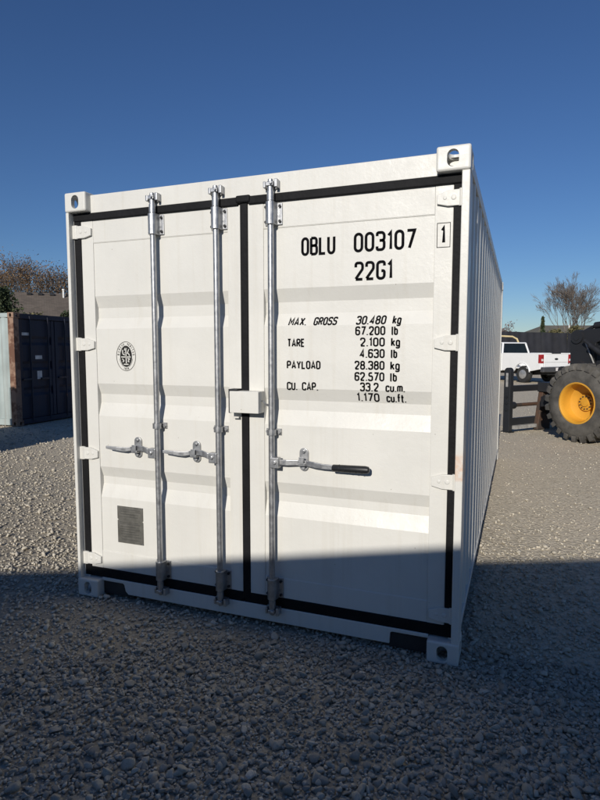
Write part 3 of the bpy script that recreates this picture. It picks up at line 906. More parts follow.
M['pale_yellow'] = simple('pale_yellow_tube', (0.62, 0.50, 0.27), 0.5)
M['black_paint'] = rusty('worn_black_paint', (0.018, 0.019, 0.022), (0.07, 0.05, 0.04), amount=0.12, streak=False, rough=0.55)
M['brown_steel'] = rusty('rusty_brown_steel', (0.05, 0.036, 0.028), (0.085, 0.045, 0.028), amount=0.5)
M['bare_steel'] = simple('scraped_steel', (0.42, 0.41, 0.39), 0.5, 0.3, 0.3, 12)
M['screen'] = simple('black_screen_fabric', (0.016, 0.017, 0.023), 0.85, 0, 0.35, 1.2, 0.3, 8)
M['shingle'] = None
def shingles(name, c):
    m, nt, bs = new_mat(name)
    v = coords(nt, 'Object')
    br = N(nt, 'ShaderNodeTexBrick', Scale=1.0); br.inputs['Brick Width'].default_value = 0.33; br.inputs['Row Height'].default_value = 0.14; br.inputs['Mortar Size'].default_value = 0.008
    br.inputs['Color1'].default_value = (*[x*0.8 for x in c], 1); br.inputs['Color2'].default_value = (*[x*1.2 for x in c], 1); br.inputs['Mortar'].default_value = (*[x*0.5 for x in c], 1)
    nt.links.new(v, br.inputs['Vector'])
    c2 = mixc(nt, ramp(nt, noise(nt, v, 0.8, 5), [(0.35, (0,)*3), (0.7, (0.4,)*3)]).outputs['Color'], br.outputs['Color'], tuple(x*0.7 for x in c))
    nt.links.new(c2, bs.inputs['Base Color']); bs.inputs['Roughness'].default_value = 0.95
    return m
M['shingle'] = shingles('brown_shingles', (0.135, 0.11, 0.088))
M['shingle2'] = shingles('olive_shingles', (0.15, 0.14, 0.11))
M['siding'] = simple('house_siding', (0.42, 0.38, 0.32), 0.8, 0, 0.1, 2)
M['pipe'] = simple('white_pipe', (0.7, 0.7, 0.68), 0.6)
M['bark'] = simple('grey_bark', (0.15, 0.125, 0.105), 0.95, 0, 0.3, 6)
M['twig'] = simple('brown_twigs', (0.13, 0.10, 0.085), 0.95, 0, 0.3, 6)
def leafmat(name, stops):
    m, nt, bs = new_mat(name)
    at = nt.nodes.new('ShaderNodeAttribute'); at.attribute_name = 'tint'
    c = ramp(nt, at.outputs['Fac'], stops).outputs['Color']
    nt.links.new(c, bs.inputs['Base Color']); bs.inputs['Roughness'].default_value = 0.8
    return m
M['brown_leaf'] = leafmat('autumn_leaves', [(0, (0.085, 0.052, 0.032)), (0.5, (0.16, 0.095, 0.048)), (1, (0.23, 0.145, 0.06))])
M['green_leaf'] = leafmat('evergreen_leaves', [(0, (0.018, 0.032, 0.014)), (0.6, (0.04, 0.06, 0.022)), (1, (0.085, 0.095, 0.04))])
M['olive_leaf'] = leafmat('olive_leaves', [(0, (0.05, 0.05, 0.02)), (0.6, (0.11, 0.10, 0.045)), (1, (0.19, 0.16, 0.07))])
M['red_leaf'] = leafmat('russet_leaves', [(0, (0.09, 0.045, 0.04)), (0.6, (0.16, 0.09, 0.08)), (1, (0.2, 0.13, 0.11))])

# ------------------------------------------------------------------ old containers
def old_container(root, Lc, Wc, Hc, side_mat, end_mat, post_mat, doors_detail=True):
    """door end at local x=0 (facing +x), body towards -x, near side at y=0"""
    for y0 in (0.0, Wc-0.15):
        for x0 in (-0.16, -Lc+0.01):
            m = MB(); m.box(x0, x0+0.15, y0, y0+0.15, 0.117, Hc-0.117)
            m.build('corner_post', post_mat, root, bevel=0.01)
    for x in (0, -Lc):
        for y in (0, Wc):
            for z in (0.004, Hc):
                o = link('corner_casting', casting_old, None, root, (x, y, z))
                o.rotation_euler = (0, 0, 0)
                o.scale = (-1 if x == 0 else 1, 1 if y == 0 else -1, 1 if z < 1 else -1)
    pr = rib_profile(-Lc+0.16, -0.16)
    for y, s in ((0.02, 1), (Wc-0.02, -1)):
        sheet(pr, 0.16, Hc-0.09, lambda a, d, z: (a, y+s*d, z)).build('side_wall', side_mat, root)
        m = MB(); m.box(-Lc+0.16, -0.165, min(y-s*0.012, y+s*0.05), max(y-s*0.012, y+s*0.05), 0.03, 0.165); m.build('bottom_rail', side_mat, root, bevel=0.004)
        m = MB(); m.box(-Lc+0.16, -0.165, min(y-s*0.012, y+s*0.05), max(y-s*0.012, y+s*0.05), Hc-0.10, Hc-0.012); m.build('top_rail', side_mat, root, bevel=0.004)
    m = MB(); m.box(-Lc+0.1, -0.1, 0.06, Wc-0.06, Hc-0.04, Hc-0.02); m.build('roof', side_mat, root)
    sheet(rib_profile(0.16, Wc-0.16), 0.12, Hc-0.1, lambda a, d, z: (-Lc+0.03+d, a, z)).build('end_wall', end_mat, root)
    m = MB(); m.box(-0.12, -0.02, 0.155, Wc-0.155, Hc-0.12, Hc-0.015); m.build('door_header', end_mat, root, bevel=0.005)
    m = MB(); m.box(-0.12, -0.02, 0.155, Wc-0.155, 0.03, 0.14); m.build('door_sill', end_mat, root, bevel=0.005)
    mid = Wc/2
    for k, (a, b) in enumerate(((0.16, mid-0.012), (mid+0.012, Wc-0.16))):
        m = MB()
        zs = [0.15, 0.62, 0.68, 0.76, 0.82, 1.18, 1.24, 1.32, 1.38, 1.72, 1.78, 1.86, 1.92, Hc-0.13]
        dp = [0, 0, .035, .035, 0, 0, .035, .035, 0, 0, .035, .035, 0, 0]
        v = []
        for z, d in zip(zs, dp): v += [(-0.055-d, a, z), (-0.055-d, b, z)]
        m.add(v, [(2*i, 2*i+1, 2*i+3, 2*i+2) for i in range(len(zs)-1)])
        d = m.build('door', end_mat, root)
        m = MB(); m.box(-0.09, -0.045, a, a+0.09, 0.15, Hc-0.13); m.build('stile', end_mat, d, bevel=0.004)
        m = MB(); m.box(-0.09, -0.045, b-0.09, b, 0.15, Hc-0.13); m.build('stile', end_mat, d, bevel=0.004)
        if doors_detail:
            for yb in (a+0.30, b-0.22):
                m = MB(); m.tube([(-0.02, yb, 0.09), (-0.02, yb, Hc-0.06)], 0.019, 10)
                bar = m.build('locking_bar', M['navy_bar'], root, smooth=True)
                m = MB(); m.box(-0.044, -0.005, yb-0.24, yb+0.04, 0.97, 1.01); m.build('handle', M['navy_bar'], bar)
casting_old = casting_me.copy(); casting_old.materials.clear(); casting_old.materials.append(M['rust_post'])
M['navy_bar'] = rusty('navy_bar_paint', (0.02, 0.027, 0.045), amount=0.3)
blue = empty('shipping_container', (-7.12, 6.09, 0), R(3.0))
tag(blue, 'old navy blue shipping container with pale faded side and rusty corner post', 'container')
old_container(blue, 6.058, 2.438, 2.40, M['pale'], M['navy'], M['rust_post'])
for (y0, y1, z0, z1) in ((0.19, 0.40, 1.90, 1.96), (0.62, 0.82, 1.42, 1.50), (0.66, 0.80, 0.98, 1.16), (0.26, 0.36, 0.96, 1.16)):
    m = MB(); m.box(-0.0535, -0.0500, y0, y1, z0, z1) if z0 < 1.7 else m.box(-0.0535, -0.050, y0+0.07, y1+0.06, z0+0.03, z1+0.03)
    m.build('sticker', M['label'] if z0 > 1.2 or y0 > 0.5 else M['navy_bar'], blue)
# a second old container added outside the frame on the left so its shade falls across the blue one
cast = empty('shipping_container', (-4.95, 1.9, 0), R(91.0))
tag(cast, 'unseen old tan shipping container added end-on to the left to cast shade', 'container')
M['tan_box'] = rusty('faded_tan_paint', (0.33, 0.27, 0.20), amount=0.2)
old_container(cast, 6.058, 2.30, 2.591, M['tan_box'], M['tan_box'], M['rust_post'], False)

# ------------------------------------------------------------------ unseen metal shed added behind the camera to shade the foreground
SLOPE, EAVE = 0.45, 3.2
gp = Vector((3.0, 0.49+SLOPE*3.0, 0))+to_sun*(EAVE/to_sun.z)          # eave point whose shadow edge crosses the yard there
shed = empty('unseen_shed', (gp.x, gp.y, 0), math.atan(SLOPE))
tag(shed, 'unseen low tan metal shed added behind the viewer to shade the foreground', 'shed')
Z = EAVE
m = MB(); m.prism([(-0.25, 0.0), (-0.25, Z-0.12), (-2.2, Z+0.25), (-4.2, Z-0.12), (-4.2, 0.0)], 'x', -5.6, 2.6); m.build('wall', M['tan_metal'], shed)
m = MB(); m.prism([(0.0, Z-0.05), (0.0, Z), (-2.2, Z+0.40), (-4.4, Z-0.02), (-4.4, Z-0.07), (-2.2, Z+0.33)], 'x', -5.8, 2.8); m.build('roof', M['shed_roof'], shed)
for x in np.arange(-5.3, 2.5, 0.9):
    m = MB(); m.box(x, x+0.05, -0.249, -0.22, 0.05, Z-0.15); m.build('rib', M['tan_metal'], shed)
for x in (-3.2,):
    m = MB(); m.box(x, x+3.0, -0.215, -0.18, 0.02, 2.8); m.build('sliding_door', M['shed_roof'], shed)

# ------------------------------------------------------------------ pickup truck
def pickup():
    t = empty('pickup_truck', (3.55, 28.05, 0), math.atan2(0.71, -0.70))
    tag(t, 'white pickup truck parked by the black screen fence, seen from its rear corner', 'truck')
    def arch(cx, z0, r, n=12):
        return [(cx+r*math.cos(math.pi*k/n), z0+r*math.sin(math.pi*k/n)) for k in range(n+1)]   # from +x to -x
    wc = 0.44
    for s in (1, -1):
        # bed side: outer skin with wheel arch
        poly = [(-1.17, 0.70), (-1.17, 1.44), (-1.12, 1.47), (1.36, 1.47), (1.36, 0.58), (0.62, 0.58)] + [q for q in arch(0.0, 0.46, 0.50) if q[1] > 0.56] + [(-0.62, 0.60)]
        m = MB(); m.prism([(p[0], p[1]) for p in poly], 'y', s*0.93, s*1.00); o = m.build('bed_side', M['truck'], t, bevel=0.02)
        m = MB(); m.lathe([(0.50, 0), (0.545, 0.0), (0.545, 0.035), (0.50, 0.03)], (0, s*1.0-(0.0 if s > 0 else 0.035), 0.46), 'y', 24, 0.15, math.pi-0.15); m.build('wheel_arch', M['truck'], t, smooth=True)
        m = MB(); m.box(-1.19, -1.03, s*0.80, s*1.012, 0.98, 1.40); tl = m.build('tail_light', M['tail'], t, bevel=0.02)
        m = MB(); m.box(-1.197, -1.10, s*0.84, s*0.97, 1.08, 1.19); m.build('reversing_light', M['lens'], tl, bevel=0.01)
        m = MB(); m.box(1.42, 3.45, s*0.955, s*0.995, 0.55, 1.45); d = m.build('door', M['truck'], t, bevel=0.03)
        m = MB(); m.box(1.55, 1.75, s*0.995, s*1.02, 1.18, 1.22); m.build('door_handle', M['black_paint'], d)
        m = MB(); m.box(3.15, 3.35, s*1.0, s*1.22, 1.38, 1.66); m.build('mirror', M['black_paint'], t, bevel=0.03)
        m = MB(); m.box(4.92, 5.08, s*0.62, s*0.98, 0.95, 1.25); m.build('headlight', M['lens'], t, bevel=0.02)
        for wx in (0.0, 4.05):
            m = MB(); y0 = s*0.90
            m.lathe([(0.24, -0.02), (0.22, 0.03), (0.10, 0.055), (0.0001, 0.06)] if s > 0 else [(0.24, 0.02), (0.22, -0.03), (0.10, -0.055), (0.0001, -0.06)], (wx, y0+s*0.02, wc-0.02), 'y', 24)
            for k in range(8):
                a = k*math.pi/4; m.cyl((wx+0.165*math.cos(a), y0+s*0.045, wc-0.02+0.165*math.sin(a)), 0.03, -0.015, 0.015, 'y', 8)
            w = m.build('wheel', M['alloy'], t, smooth=True)
            m = MB(); m.lathe([(0.235, -0.13), (0.30, -0.14), (0.39, -0.13), (0.42, -0.09), (0.42, 0.09), (0.39, 0.13), (0.30, 0.14), (0.235, 0.13)], (wx, s*0.80, 0.42), 'y', 32); m.build('tyre', M['tyre'], w, smooth=True)
    m = MB(); m.box(-1.13, 1.36, -0.93, 0.93, 0.70, 0.76); m.box(1.30, 1.37, -0.93, 0.93, 0.76, 1.46); m.build('bed_floor', M['truck'], t)
    m = MB(); m.box(-1.19, -1.12, -0.79, 0.79, 0.80, 1.42); tg = m.build('tailgate', M['truck'], t, bevel=0.02)
    m = MB(); m.prism([(-0.79, 1.42), (0.79, 1.42), (0.74, 1.47), (-0.74, 1.47)], 'x', -1.20, -1.10); m.build('tailgate_cap', M['truck'], tg)
    m = MB(); m.box(-1.205, -1.12, -0.28, 0.34, 1.425, 1.50); m.build('tailgate_handle', M['black_paint'], tg, bevel=0.02)
    m = MB(); m.lathe([(0.0001, -0.012), (0.11, -0.012), (0.12, 0.0)], (0, 0, 0), 'x', 24)
    o = m.build('oval_badge', M['dark_steel'], tg, loc=(-1.19, 0.0, 1.18)); o.scale = (1, 1, 0.42)
    m = MB(); m.box(-1.193, -1.18, -0.78, 0.78, 1.02, 1.03); m.build('tailgate_crease', M['chrome'], tg)
    m = MB(); m.box(-1.34, -1.14, -0.98, 0.98, 0.56, 0.79); bp = m.build('bumper', M['chrome'], t, bevel=0.03)
    m = MB(); m.box(-1.352, -1.335, -0.20, 0.18, 0.62, 0.77); m.build('licence_plate', M['lens'], bp)
    m = MB(); m.box(-1.1, 4.8, -0.45, 0.45, 0.42, 0.60); m.cyl((0, 0, 0.44), 0.07, -0.75, 0.75, 'y', 10); m.build('chassis', M['under'], t)
    # cab and bonnet
    m = MB(); m.box(1.40, 3.50, -0.955, 0.955, 0.55, 1.46); m.build('cab', M['truck'], t, bevel=0.03)
    m = MB(); m.prism([(3.48, 0.60), (3.48, 1.44), (4.9, 1.36), (5.06, 1.20), (5.08, 0.62), (4.60, 0.60)] + [q for q in arch(4.05, 0.46, 0.50) if q[1] > 0.6], 'y', -0.98, 0.98); m.build('bonnet', M['truck'], t, bevel=0.02)
    g = MB()
    lo = [(1.46, 0.90, 1.46), (3.42, 0.90, 1.46)]; hi = [(1.62, 0.76, 1.99), (2.75, 0.76, 1.99)]
    v = [(1.45, .91, 1.46), (3.45, .91, 1.46), (3.45, -.91, 1.46), (1.45, -.91, 1.46), (1.58, .75, 1.97), (2.72, .75, 1.97), (2.72, -.75, 1.97), (1.58, -.75, 1.97)]
    g.add(v, [(0, 1, 5, 4), (1, 2, 6, 5), (2, 3, 7, 6), (3, 0, 4, 7), (4, 5, 6, 7), (3, 2, 1, 0)]); g.build('window', M['glass'], t, bevel=0.02)
    m = MB(); m.prism([(1.50, 1.955), (1.56, 2.02), (2.70, 2.03), (2.84, 1.955)], 'y', -0.79, 0.79); rf = m.build('cab_roof', M['truck'], t, bevel=0.02)
    for s in (1, -1):
        for (xa, xb) in ((1.45, 1.57), (2.36, 2.32), (3.45, 2.74)):
            m = MB(); w_ = 0.055
            m.tube([(xa, s*0.905, 1.44), (xb, s*0.765, 1.98)], w_, 6); m.build('pillar', M['truck'], t)
    return t
pickup()
rack = MB()
rack.tube([(2.62, 30.0, 0.0), (2.62, 30.0, 2.0), (2.50, 30.0, 2.28), (2.25, 30.0, 2.42), (1.6, 30.0, 2.46), (0.6, 30.0, 2.46), (0.35, 30.0, 2.42), (0.1, 30, 2.28), (0.0, 30, 2.0), (0, 30, 0)], 0.055, 8)
o = rack.build('tube_hoop', M['pale_yellow'], None, smooth=True)
o.location = (0.05, 4.0, 0)
tag(o, 'pale yellow bent tube hoop standing behind the pickup cab', 'hoop')

# ------------------------------------------------------------------ wheel loader
def loader():
    t = empty('wheel_loader', (4.27, 8.70, 0), math.atan2(0.62, -0.78)-R(5))
    tag(t, 'dark loader with big dusty tyres and yellow wheel rims at the right edge', 'loader')
    Rw, hw = 0.695, 0.235
    for wx in (0.0, -2.35):
        for s in (1, -1):
            yc = s*0.68
            m = MB()
            pr = [(0.368, 0.200), (0.366, 0.238), (0.343, 0.243), (0.330, 0.225), (0.322, 0.150), (0.318, 0.080), (0.300, 0.02), (0.215, -0.020), (0.150, -0.035), (0.145, 0.005), (0.070, 0.010), (0.065, 0.035), (0.0001, 0.040)]
            m.lathe([(r_, s*h_) for r_, h_ in pr], (wx, yc, Rw), 'y', 48)
            w = m.build('wheel', M['yellow'], t, smooth=True)
            m = MB()
            for k in range(12):
                a = k*math.pi/6+0.1; m.cyl((wx+0.112*math.cos(a), yc, Rw+0.112*math.sin(a)), 0.013, s*0.0-0.03, s*0.0+0.022, 'y', 6)
            b_ = m.build('wheel_bolts', M['brown_steel'], w); b_['kind'] = 'stuff'
            m = MB()
            m.lathe([(0.36, -hw), (0.44, -hw-0.015), (0.55, -hw+0.005), (0.635, -hw+0.05), (0.652, -0.1), (0.655, 0), (0.652, 0.1), (0.635, hw-0.05), (0.55, hw-0.005), (0.44, hw+0.015), (0.36, hw)], (wx, yc, Rw), 'y', 64)
            for k in range(24):
                for q in (1, -1):
                    a = 2*math.pi*(k+(0.25 if q > 0 else -0.25))/24
                    def P(da, y, r_):
                        return (wx+r_*math.cos(a+da), yc+y, Rw+r_*math.sin(a+da))
                    v = []
                    for (y, da) in ((q*0.01, 0.13), (q*0.12, 0.06), (q*0.215, 0.0), (q*0.243, -0.02)):
                        rr = 0.692 if abs(y) < 0.23 else 0.64
                        v += [P(da-0.082, y, 0.58 if abs(y) > .2 else 0.62), P(da-0.060, y, rr), P(da+0.060, y, rr), P(da+0.082, y, 0.58 if abs(y) > .2 else 0.62)]
                    m.add(v, [(4*i+j, 4*i+j+1, 4*i+j+5, 4*i+j+4) for i in range(3) for j in range(3)] + [(0, 1, 2, 3), (15, 14, 13, 12)])
            m.build('tyre', M['dusty_tyre'], w, smooth=True)
    # axles, frame, engine body, cab
    for wx in (0.0, -2.35):
        m = MB(); m.tube([(wx, -0.6, Rw), (wx, 0.6, Rw)], 0.11, 12); m.box(wx-0.18, wx+0.18, -0.2, 0.2, Rw-0.2, Rw+0.2); m.build('axle', M['black_paint'], t)
    m = MB(); m.prism([(0.35, 0.62), (0.35, 0.95), (-0.2, 1.15), (-1.0, 1.15), (-3.1, 1.05), (-3.1, 0.62)], 'y', -0.34, 0.34); m.build('chassis', M['black_paint'], t, bevel=0.02)
    m = MB(); m.prism([(-1.95, 1.05), (-1.95, 1.72), (-2.3, 1.80), (-3.15, 1.70), (-3.25, 1.05)], 'y', -0.52, 0.52); m.build('engine_cover', M['yellow'], t, bevel=0.04)
    m = MB(); m.prism([(-0.75, 1.12), (-0.85, 1.55), (-1.90, 1.55), (-1.95, 1.12)], 'y', -0.62, 0.62); cab = m.build('cab', M['yellow'], t, bevel=0.03)
    m = MB(); m.prism([(-0.88, 1.56), (-1.02, 2.55), (-1.85, 2.55), (-1.90, 1.56)], 'y', -0.58, 0.58); m.build('cab_glass', M['glass'], t, bevel=0.02)
    m = MB(); m.box(-2.0, -0.92, -0.66, 0.66, 2.551, 2.67); m.build('cab_roof', M['black_paint'], t, bevel=0.04)
    for sx, sy in ((-0.9, .58), (-0.9, -.58), (-1.88, .58), (-1.88, -.58)):
        m = MB(); m.tube([(sx, sy, 1.55), (sx-0.10*(1 if sx > -1 else -0.2), sy, 2.56)], 0.04, 6); m.build('cab_post', M['black_paint'], t)
    # fenders over the front tyres
    for s in (1, -1):
        # lift arm: beam back to the tower, round knuckle, broad plate down to the coupler
        y0, y1 = s*0.30, s*0.38
        m = MB()
        m.prism([(-0.95, 1.86), (-0.95, 2.06), (0.30, 1.985), (0.46, 1.96), (0.58, 1.87), (0.62, 1.76), (0.60, 1.45), (0.62, 1.05), (0.85, 0.86), (1.24, 0.70), (1.25, 0.50), (0.80, 0.55), (0.30, 0.80), (0.12, 1.20), (0.10, 1.50), (0.08, 1.74), (-0.05, 1.80)], 'y', y0, y1)
        arm = m.build('lift_arm', M['black_paint'], t, bevel=0.012)
        m = MB(); m.tube([(0.46, s*0.27, 1.86), (0.46, s*0.41, 1.86)], 0.125, 20); m.build('knuckle', M['black_paint'], arm, smooth=True)
        m = MB(); m.tube([(0.30, s*0.396, 1.80), (0.05, s*0.396, 1.30), (0.0, s*0.396, 1.1)], 0.014, 8); m.build('hose', M['bare_steel'], arm, smooth=True)
        m = MB(); m.tube([(-0.70, s*0.50, 1.20), (0.10, s*0.50, 1.70)], 0.05, 10); m.tube([(-0.2, s*0.50, 1.51), (0.24, s*0.47, 1.79)], 0.03, 8); m.build('lift_cylinder', M['dark_steel'], t, smooth=True)
        m = MB(); m.prism([(-1.05, 1.1), (-0.85, 2.10), (-0.55, 2.10), (-0.35, 1.1)], 'y', s*0.35, s*0.355+s*0.12); m.build('arm_tower', M['black_paint'], t, bevel=0.01)
        m = MB(); m.tube([(-0.30, s*0.22, 2.10), (0.22, s*0.22, 2.06)], 0.062, 12); m.tube([(0.22, s*0.22, 2.06), (0.55, s*0.24, 1.90)], 0.032, 8); m.build('tilt_cylinder', M['black_paint'], t, smooth=True)
        m = MB(); m.tube([(-0.55, s*0.40, 1.28), (-0.62, s*0.48, 1.60)], 0.02, 6); m.cyl((-0.60, s*0.53, 1.62), 0.055, -0.03, 0.03, 'y', 14); m.build('work_lamp', M['yellow'], t)
    m = MB(); m.tube([(0.46, -0.42, 1.84), (0.46, 0.42, 1.84)], 0.05, 12); m.build('cross_tube', M['black_paint'], t, smooth=True)
    return t
loader()

def carriage():
    # fork carriage on the loader's coupler, plane across the loader's heading
    t = empty('fork_carriage', (4.27, 8.70, 0), math.atan2(0.62, -0.78))
    tag(t, 'black steel fork carriage with slotted upright standing left of the loader wheel', 'carriage')
    X = 1.56
    for y in (0.86, -0.80):
        m = MB()
        n = 10; r_ = 0.075
        poly = [(X-0.075, 0.02), (X+0.075, 0.02)] + [(X+r_*math.cos(math.pi*k/n), 1.20+r_*math.sin(math.pi*k/n)) for k in range(n+1)]
        m.prism(poly, 'y', y-0.05, y+0.05); u = m.build('upright', M['black_paint'], t, bevel=0.006)
        m = MB(); m.box(X-0.025, X+0.025, y+0.0505, y+0.056, 0.90, 1.17); m.build('label_plate', M['bare_steel'], u)
        for z in (0.70, 0.58, 0.45):
            m = MB(); m.cyl((X, y+0.05, z), 0.03, -0.01, 0.014, 'y', 10); m.build('boss', M['dark_steel'], u)
        m = MB(); m.box(X-0.12, X+0.10, y-0.06, y+0.08, 0.005, 0.022); m.build('foot', M['black_paint'], u)
    m = MB(); m.box(X-0.05, X+0.03, -0.75, 0.81, 0.80, 0.92); m.build('top_bar', M['black_paint'], t, bevel=0.006)
    m = MB(); m.tube([(X-0.02, -0.75, 0.53), (X-0.02, 0.81, 0.53)], 0.036, 12); m.build('shaft', M['brown_steel'], t, smooth=True)
    m = MB(); m.tube([(X-0.02, 0.71, 0.53), (X-0.02, 0.81, 0.53)], 0.07, 12); m.build('collar', M['black_paint'], t, smooth=True)
    m = MB(); m.box(X-0.05, X+0.03, -0.75, 0.81, 0.135, 0.275); lb_ = m.build('lower_bar', M['black_paint'], t, bevel=0.006)
    m = MB(); m.box(X-0.13, X+0.05, -0.75, 0.81, 0.065, 0.134); m.build('wear_strip', M['bare_steel'], lb_)
    m2 = MB(); m2.prism([(-0.20, 0.80), (0.02, 0.80), (0.16, 0.02), (-0.24, 0.02)], 'x', X-0.16, X-0.055); m2.build('coupler_plate', M['brown_steel'], t, bevel=0.01)
    m2 = MB(); m2.box(X-0.30, X-0.051, -0.42, 0.06, 0.78, 0.97); m2.build('coupler_beam', M['black_paint'], t, bevel=0.01)
    for s in (-0.45, -0.15):
        m2 = MB(); m2.prism([(X-0.30, 0.38), (X-0.30, 0.62), (X-0.055, 0.70), (X-0.055, 0.30)], 'y', s-0.06, s+0.06); m2.build('coupler_lug', M['black_paint'], t, bevel=0.01)
    return t
carriage()

# ------------------------------------------------------------------ screened fence
fence = empty('screened_fence', (0, 0, 0))
tag(fence, 'long black fabric screened fence behind the white pickup', 'fence')
A, B = Vector((-1.5, 42.0, 0)), Vector((16.0, 54.5, 0))
npan = 9
for i in range(npan+1):
    k = i/npan; p = A.lerp(B, k); h = 3.10-0.28*k
    m = MB(); m.tube([(p.x+0.05, p.y+0.06, 0), (p.x+0.05, p.y+0.06, h+0.03)], 0.035, 8); m.build('fence_post', M['dark_steel'], fence)
    if i < npan:
        q = A.lerp(B, (i+1)/npan); h2 = 3.10-0.28*(i+1)/npan
        m = MB(); nx, nz = 24, 8; v = []; nrm = Vector((B.y-A.y, -(B.x-A.x), 0)).normalized()
        for a in range(nx+1):
            for b in range(nz+1):
                u = a/nx; w_ = b/nz; pp = p.lerp(q, u)
                z = 0.04+w_*((h+(h2-h)*u)-0.04) - (0.02*math.sin(u*math.pi)*w_)
                d = 0.05*math.sin(u*9+i*2.1)*math.sin(w_*3.1)+0.03*math.sin(u*23+w_*4+i)
                v.append((pp.x+nrm.x*d, pp.y+nrm.y*d, z))
        m.add(v, [(a*(nz+1)+b, (a+1)*(nz+1)+b, (a+1)*(nz+1)+b+1, a*(nz+1)+b+1) for a in range(nx) for b in range(nz)])
        m.build('screen', M['screen'], fence, smooth=True)

# ------------------------------------------------------------------ houses
def hip_house(name, loc, rz, x0, x1, y0, y1, ze, zr, rx0, rx1, mat, label):
    t = empty(name, loc, rz); tag(t, label, 'house')
    m = MB(); m.box(x0+0.4, x1-0.4, y0+0.4, y1-0.4, 0, ze-0.12); w = m.build('wall', M['siding'], t)
    ym = (y0+y1)/2
    m = MB(); m.add([(x0, y0, ze), (x1, y0, ze), (x1, y1, ze), (x0, y1, ze), (rx0, ym, zr), (rx1, ym, zr), (x0, y0, ze-0.14), (x1, y0, ze-0.14), (x1, y1, ze-0.14), (x0, y1, ze-0.14)],
        [(0, 1, 5, 4), (1, 2, 5), (2, 3, 4, 5), (3, 0, 4), (6, 9, 8, 7), (0, 6, 7, 1), (1, 7, 8, 2), (2, 8, 9, 3), (3, 9, 6, 0)])
    rf = m.build('roof', mat, t)
    return t, rf
hl, roofl = hip_house('house', (-32.3, 29.3, 0), math.atan2(0.714, 0.70), -3.4, 13, -6.5, 6.5, 2.7, 5.9, 0.0, 9.5, M['shingle'], 'house with brown shingle roof and white vent pipes behind the blue container')
def on_roof(x, y): return 2.7+(y+6.5)/6.5*3.2
for x, y, r_, h_ in ((3.35, -0.7, 0.07, 0.62), (4.1, -1.9, 0.08, 0.30)):
    m = MB(); z = on_roof(x, y); m.tube([(x, y, z-0.1), (x, y, z+h_)], r_, 10); m.tube([(x, y, z+h_-0.08), (x, y, z+h_)], r_*1.5, 10); m.build('vent_pipe', M['pipe'], roofl)
for x in (1.0, 1.75, 2.55, 3.7):
    y = -0.35; z = on_roof(x, y); m = MB(); m.box(x-0.16, x+0.16, y-0.2, y+0.2, z-0.05, z+0.12); m.build('roof_vent', M['dark_steel'], roofl, bevel=0.02)
x, y = 4.55, -2.3; m = MB(); m.box(x-0.16, x+0.16, y-0.2, y+0.2, on_roof(x, y)-0.05, on_roof(x, y)+0.12); m.build('roof_vent', M['dark_steel'], roofl, bevel=0.02)
hr, roofr = hip_house('house', (8.0, 84.0, 0), R(20), -6.5, 16, -6, 6, 2.9, 5.0, -2.5, 12, M['shingle2'], 'low house with olive brown roof showing above the black fence')
m = MB(); m.tube([(0.2, -2.2, 4.0), (0.2, -2.2, 5.0)], 0.12, 8); m.build('vent_pipe', M['pipe'], roofr)

# ------------------------------------------------------------------ trees
def branch_tree(m, base, h, seed, levels=6, r0=0.16, spread=0.5, tips=None, up=0.25, minr=0.006, kids=(3, 4), multi=1, first=0.28):
    g = random.Random(seed)
    def grow(p, d, ln, r, lev):
        n = 3 if lev < 3 else 2
        pts = [p]; rr = [r]
        for i in range(n):
            d = (d+Vector((g.gauss(0, .07), g.gauss(0, .07), g.gauss(0, .04)))).normalized()
            pts.append(pts[-1]+d*ln/n); rr.append(max(minr, r*(1-0.38*(i+1)/n)))
        m.tube(pts, rr, 7 if lev < 2 else (5 if lev < 4 else 3), caps=False)
        if lev >= levels:
            if tips is not None: tips.append(pts[-1])
            return
        if tips is not None and lev >= levels-1: tips.append(pts[-1])
        k = g.randint(*kids)
        for j in range(k):
            t = 0.45+0.55*(j+1)/k
            q = pts[0].lerp(pts[-1], t) if t < 0.99 else pts[-1]
            i0 = min(int(t*n), n-1); q = pts[i0].lerp(pts[i0+1], t*n-i0) if t < 0.999 else pts[-1]
            ax = d.orthogonal().normalized(); ax.rotate(Matrix.Rotation(g.random()*6.283, 3, d))
            nd = d.copy(); nd.rotate(Matrix.Rotation(spread*(0.6+0.7*g.random()), 3, ax))
            nd = (nd+Vector((0, 0, up*(0.4 if lev > 2 else 1)))).normalized()
            grow(q, nd, ln*(0.62+0.22*g.random()), rr[-1]*(0.62+0.2*g.random()), lev+1)
    for s in range(multi):
        d = Vector((g.gauss(0, .16 if multi > 1 else .04), g.gauss(0, .16 if multi > 1 else .04), 1)).normalized()
        grow(Vector(base), d, h*first, r0*(1 if multi == 1 else 0.7), 0)

def leaf_mesh(name, pts, mat, parent, size, per, seed, jit):
    g = np.random.default_rng(seed)
    P = np.array([p[:] for p in pts]); P = np.repeat(P, per, 0); n = len(P)
    P = P+g.normal(size=P.shape)*jit
    a = g.normal(size=(n, 3)); a /= np.linalg.norm(a, axis=1, keepdims=True)
    b = np.cross(a, g.normal(size=(n, 3))); b /= np.linalg.norm(b, axis=1, keepdims=True)
    s = (size*(0.6+0.8*g.random(n)))[:, None]
    V = np.stack([P-a*s, P+b*s*0.55, P+a*s, P-b*s*0.55], 1).reshape(-1, 3)
    me = bpy.data.meshes.new(name)
    me.from_pydata(V.tolist(), [], [(4*i, 4*i+1, 4*i+2, 4*i+3) for i in range(n)])
    t = me.attributes.new('tint', 'FLOAT', 'POINT'); t.data.foreach_set('value', np.repeat(g.random(n), 4).astype(np.float32))
    return link(name, me, mat, parent)

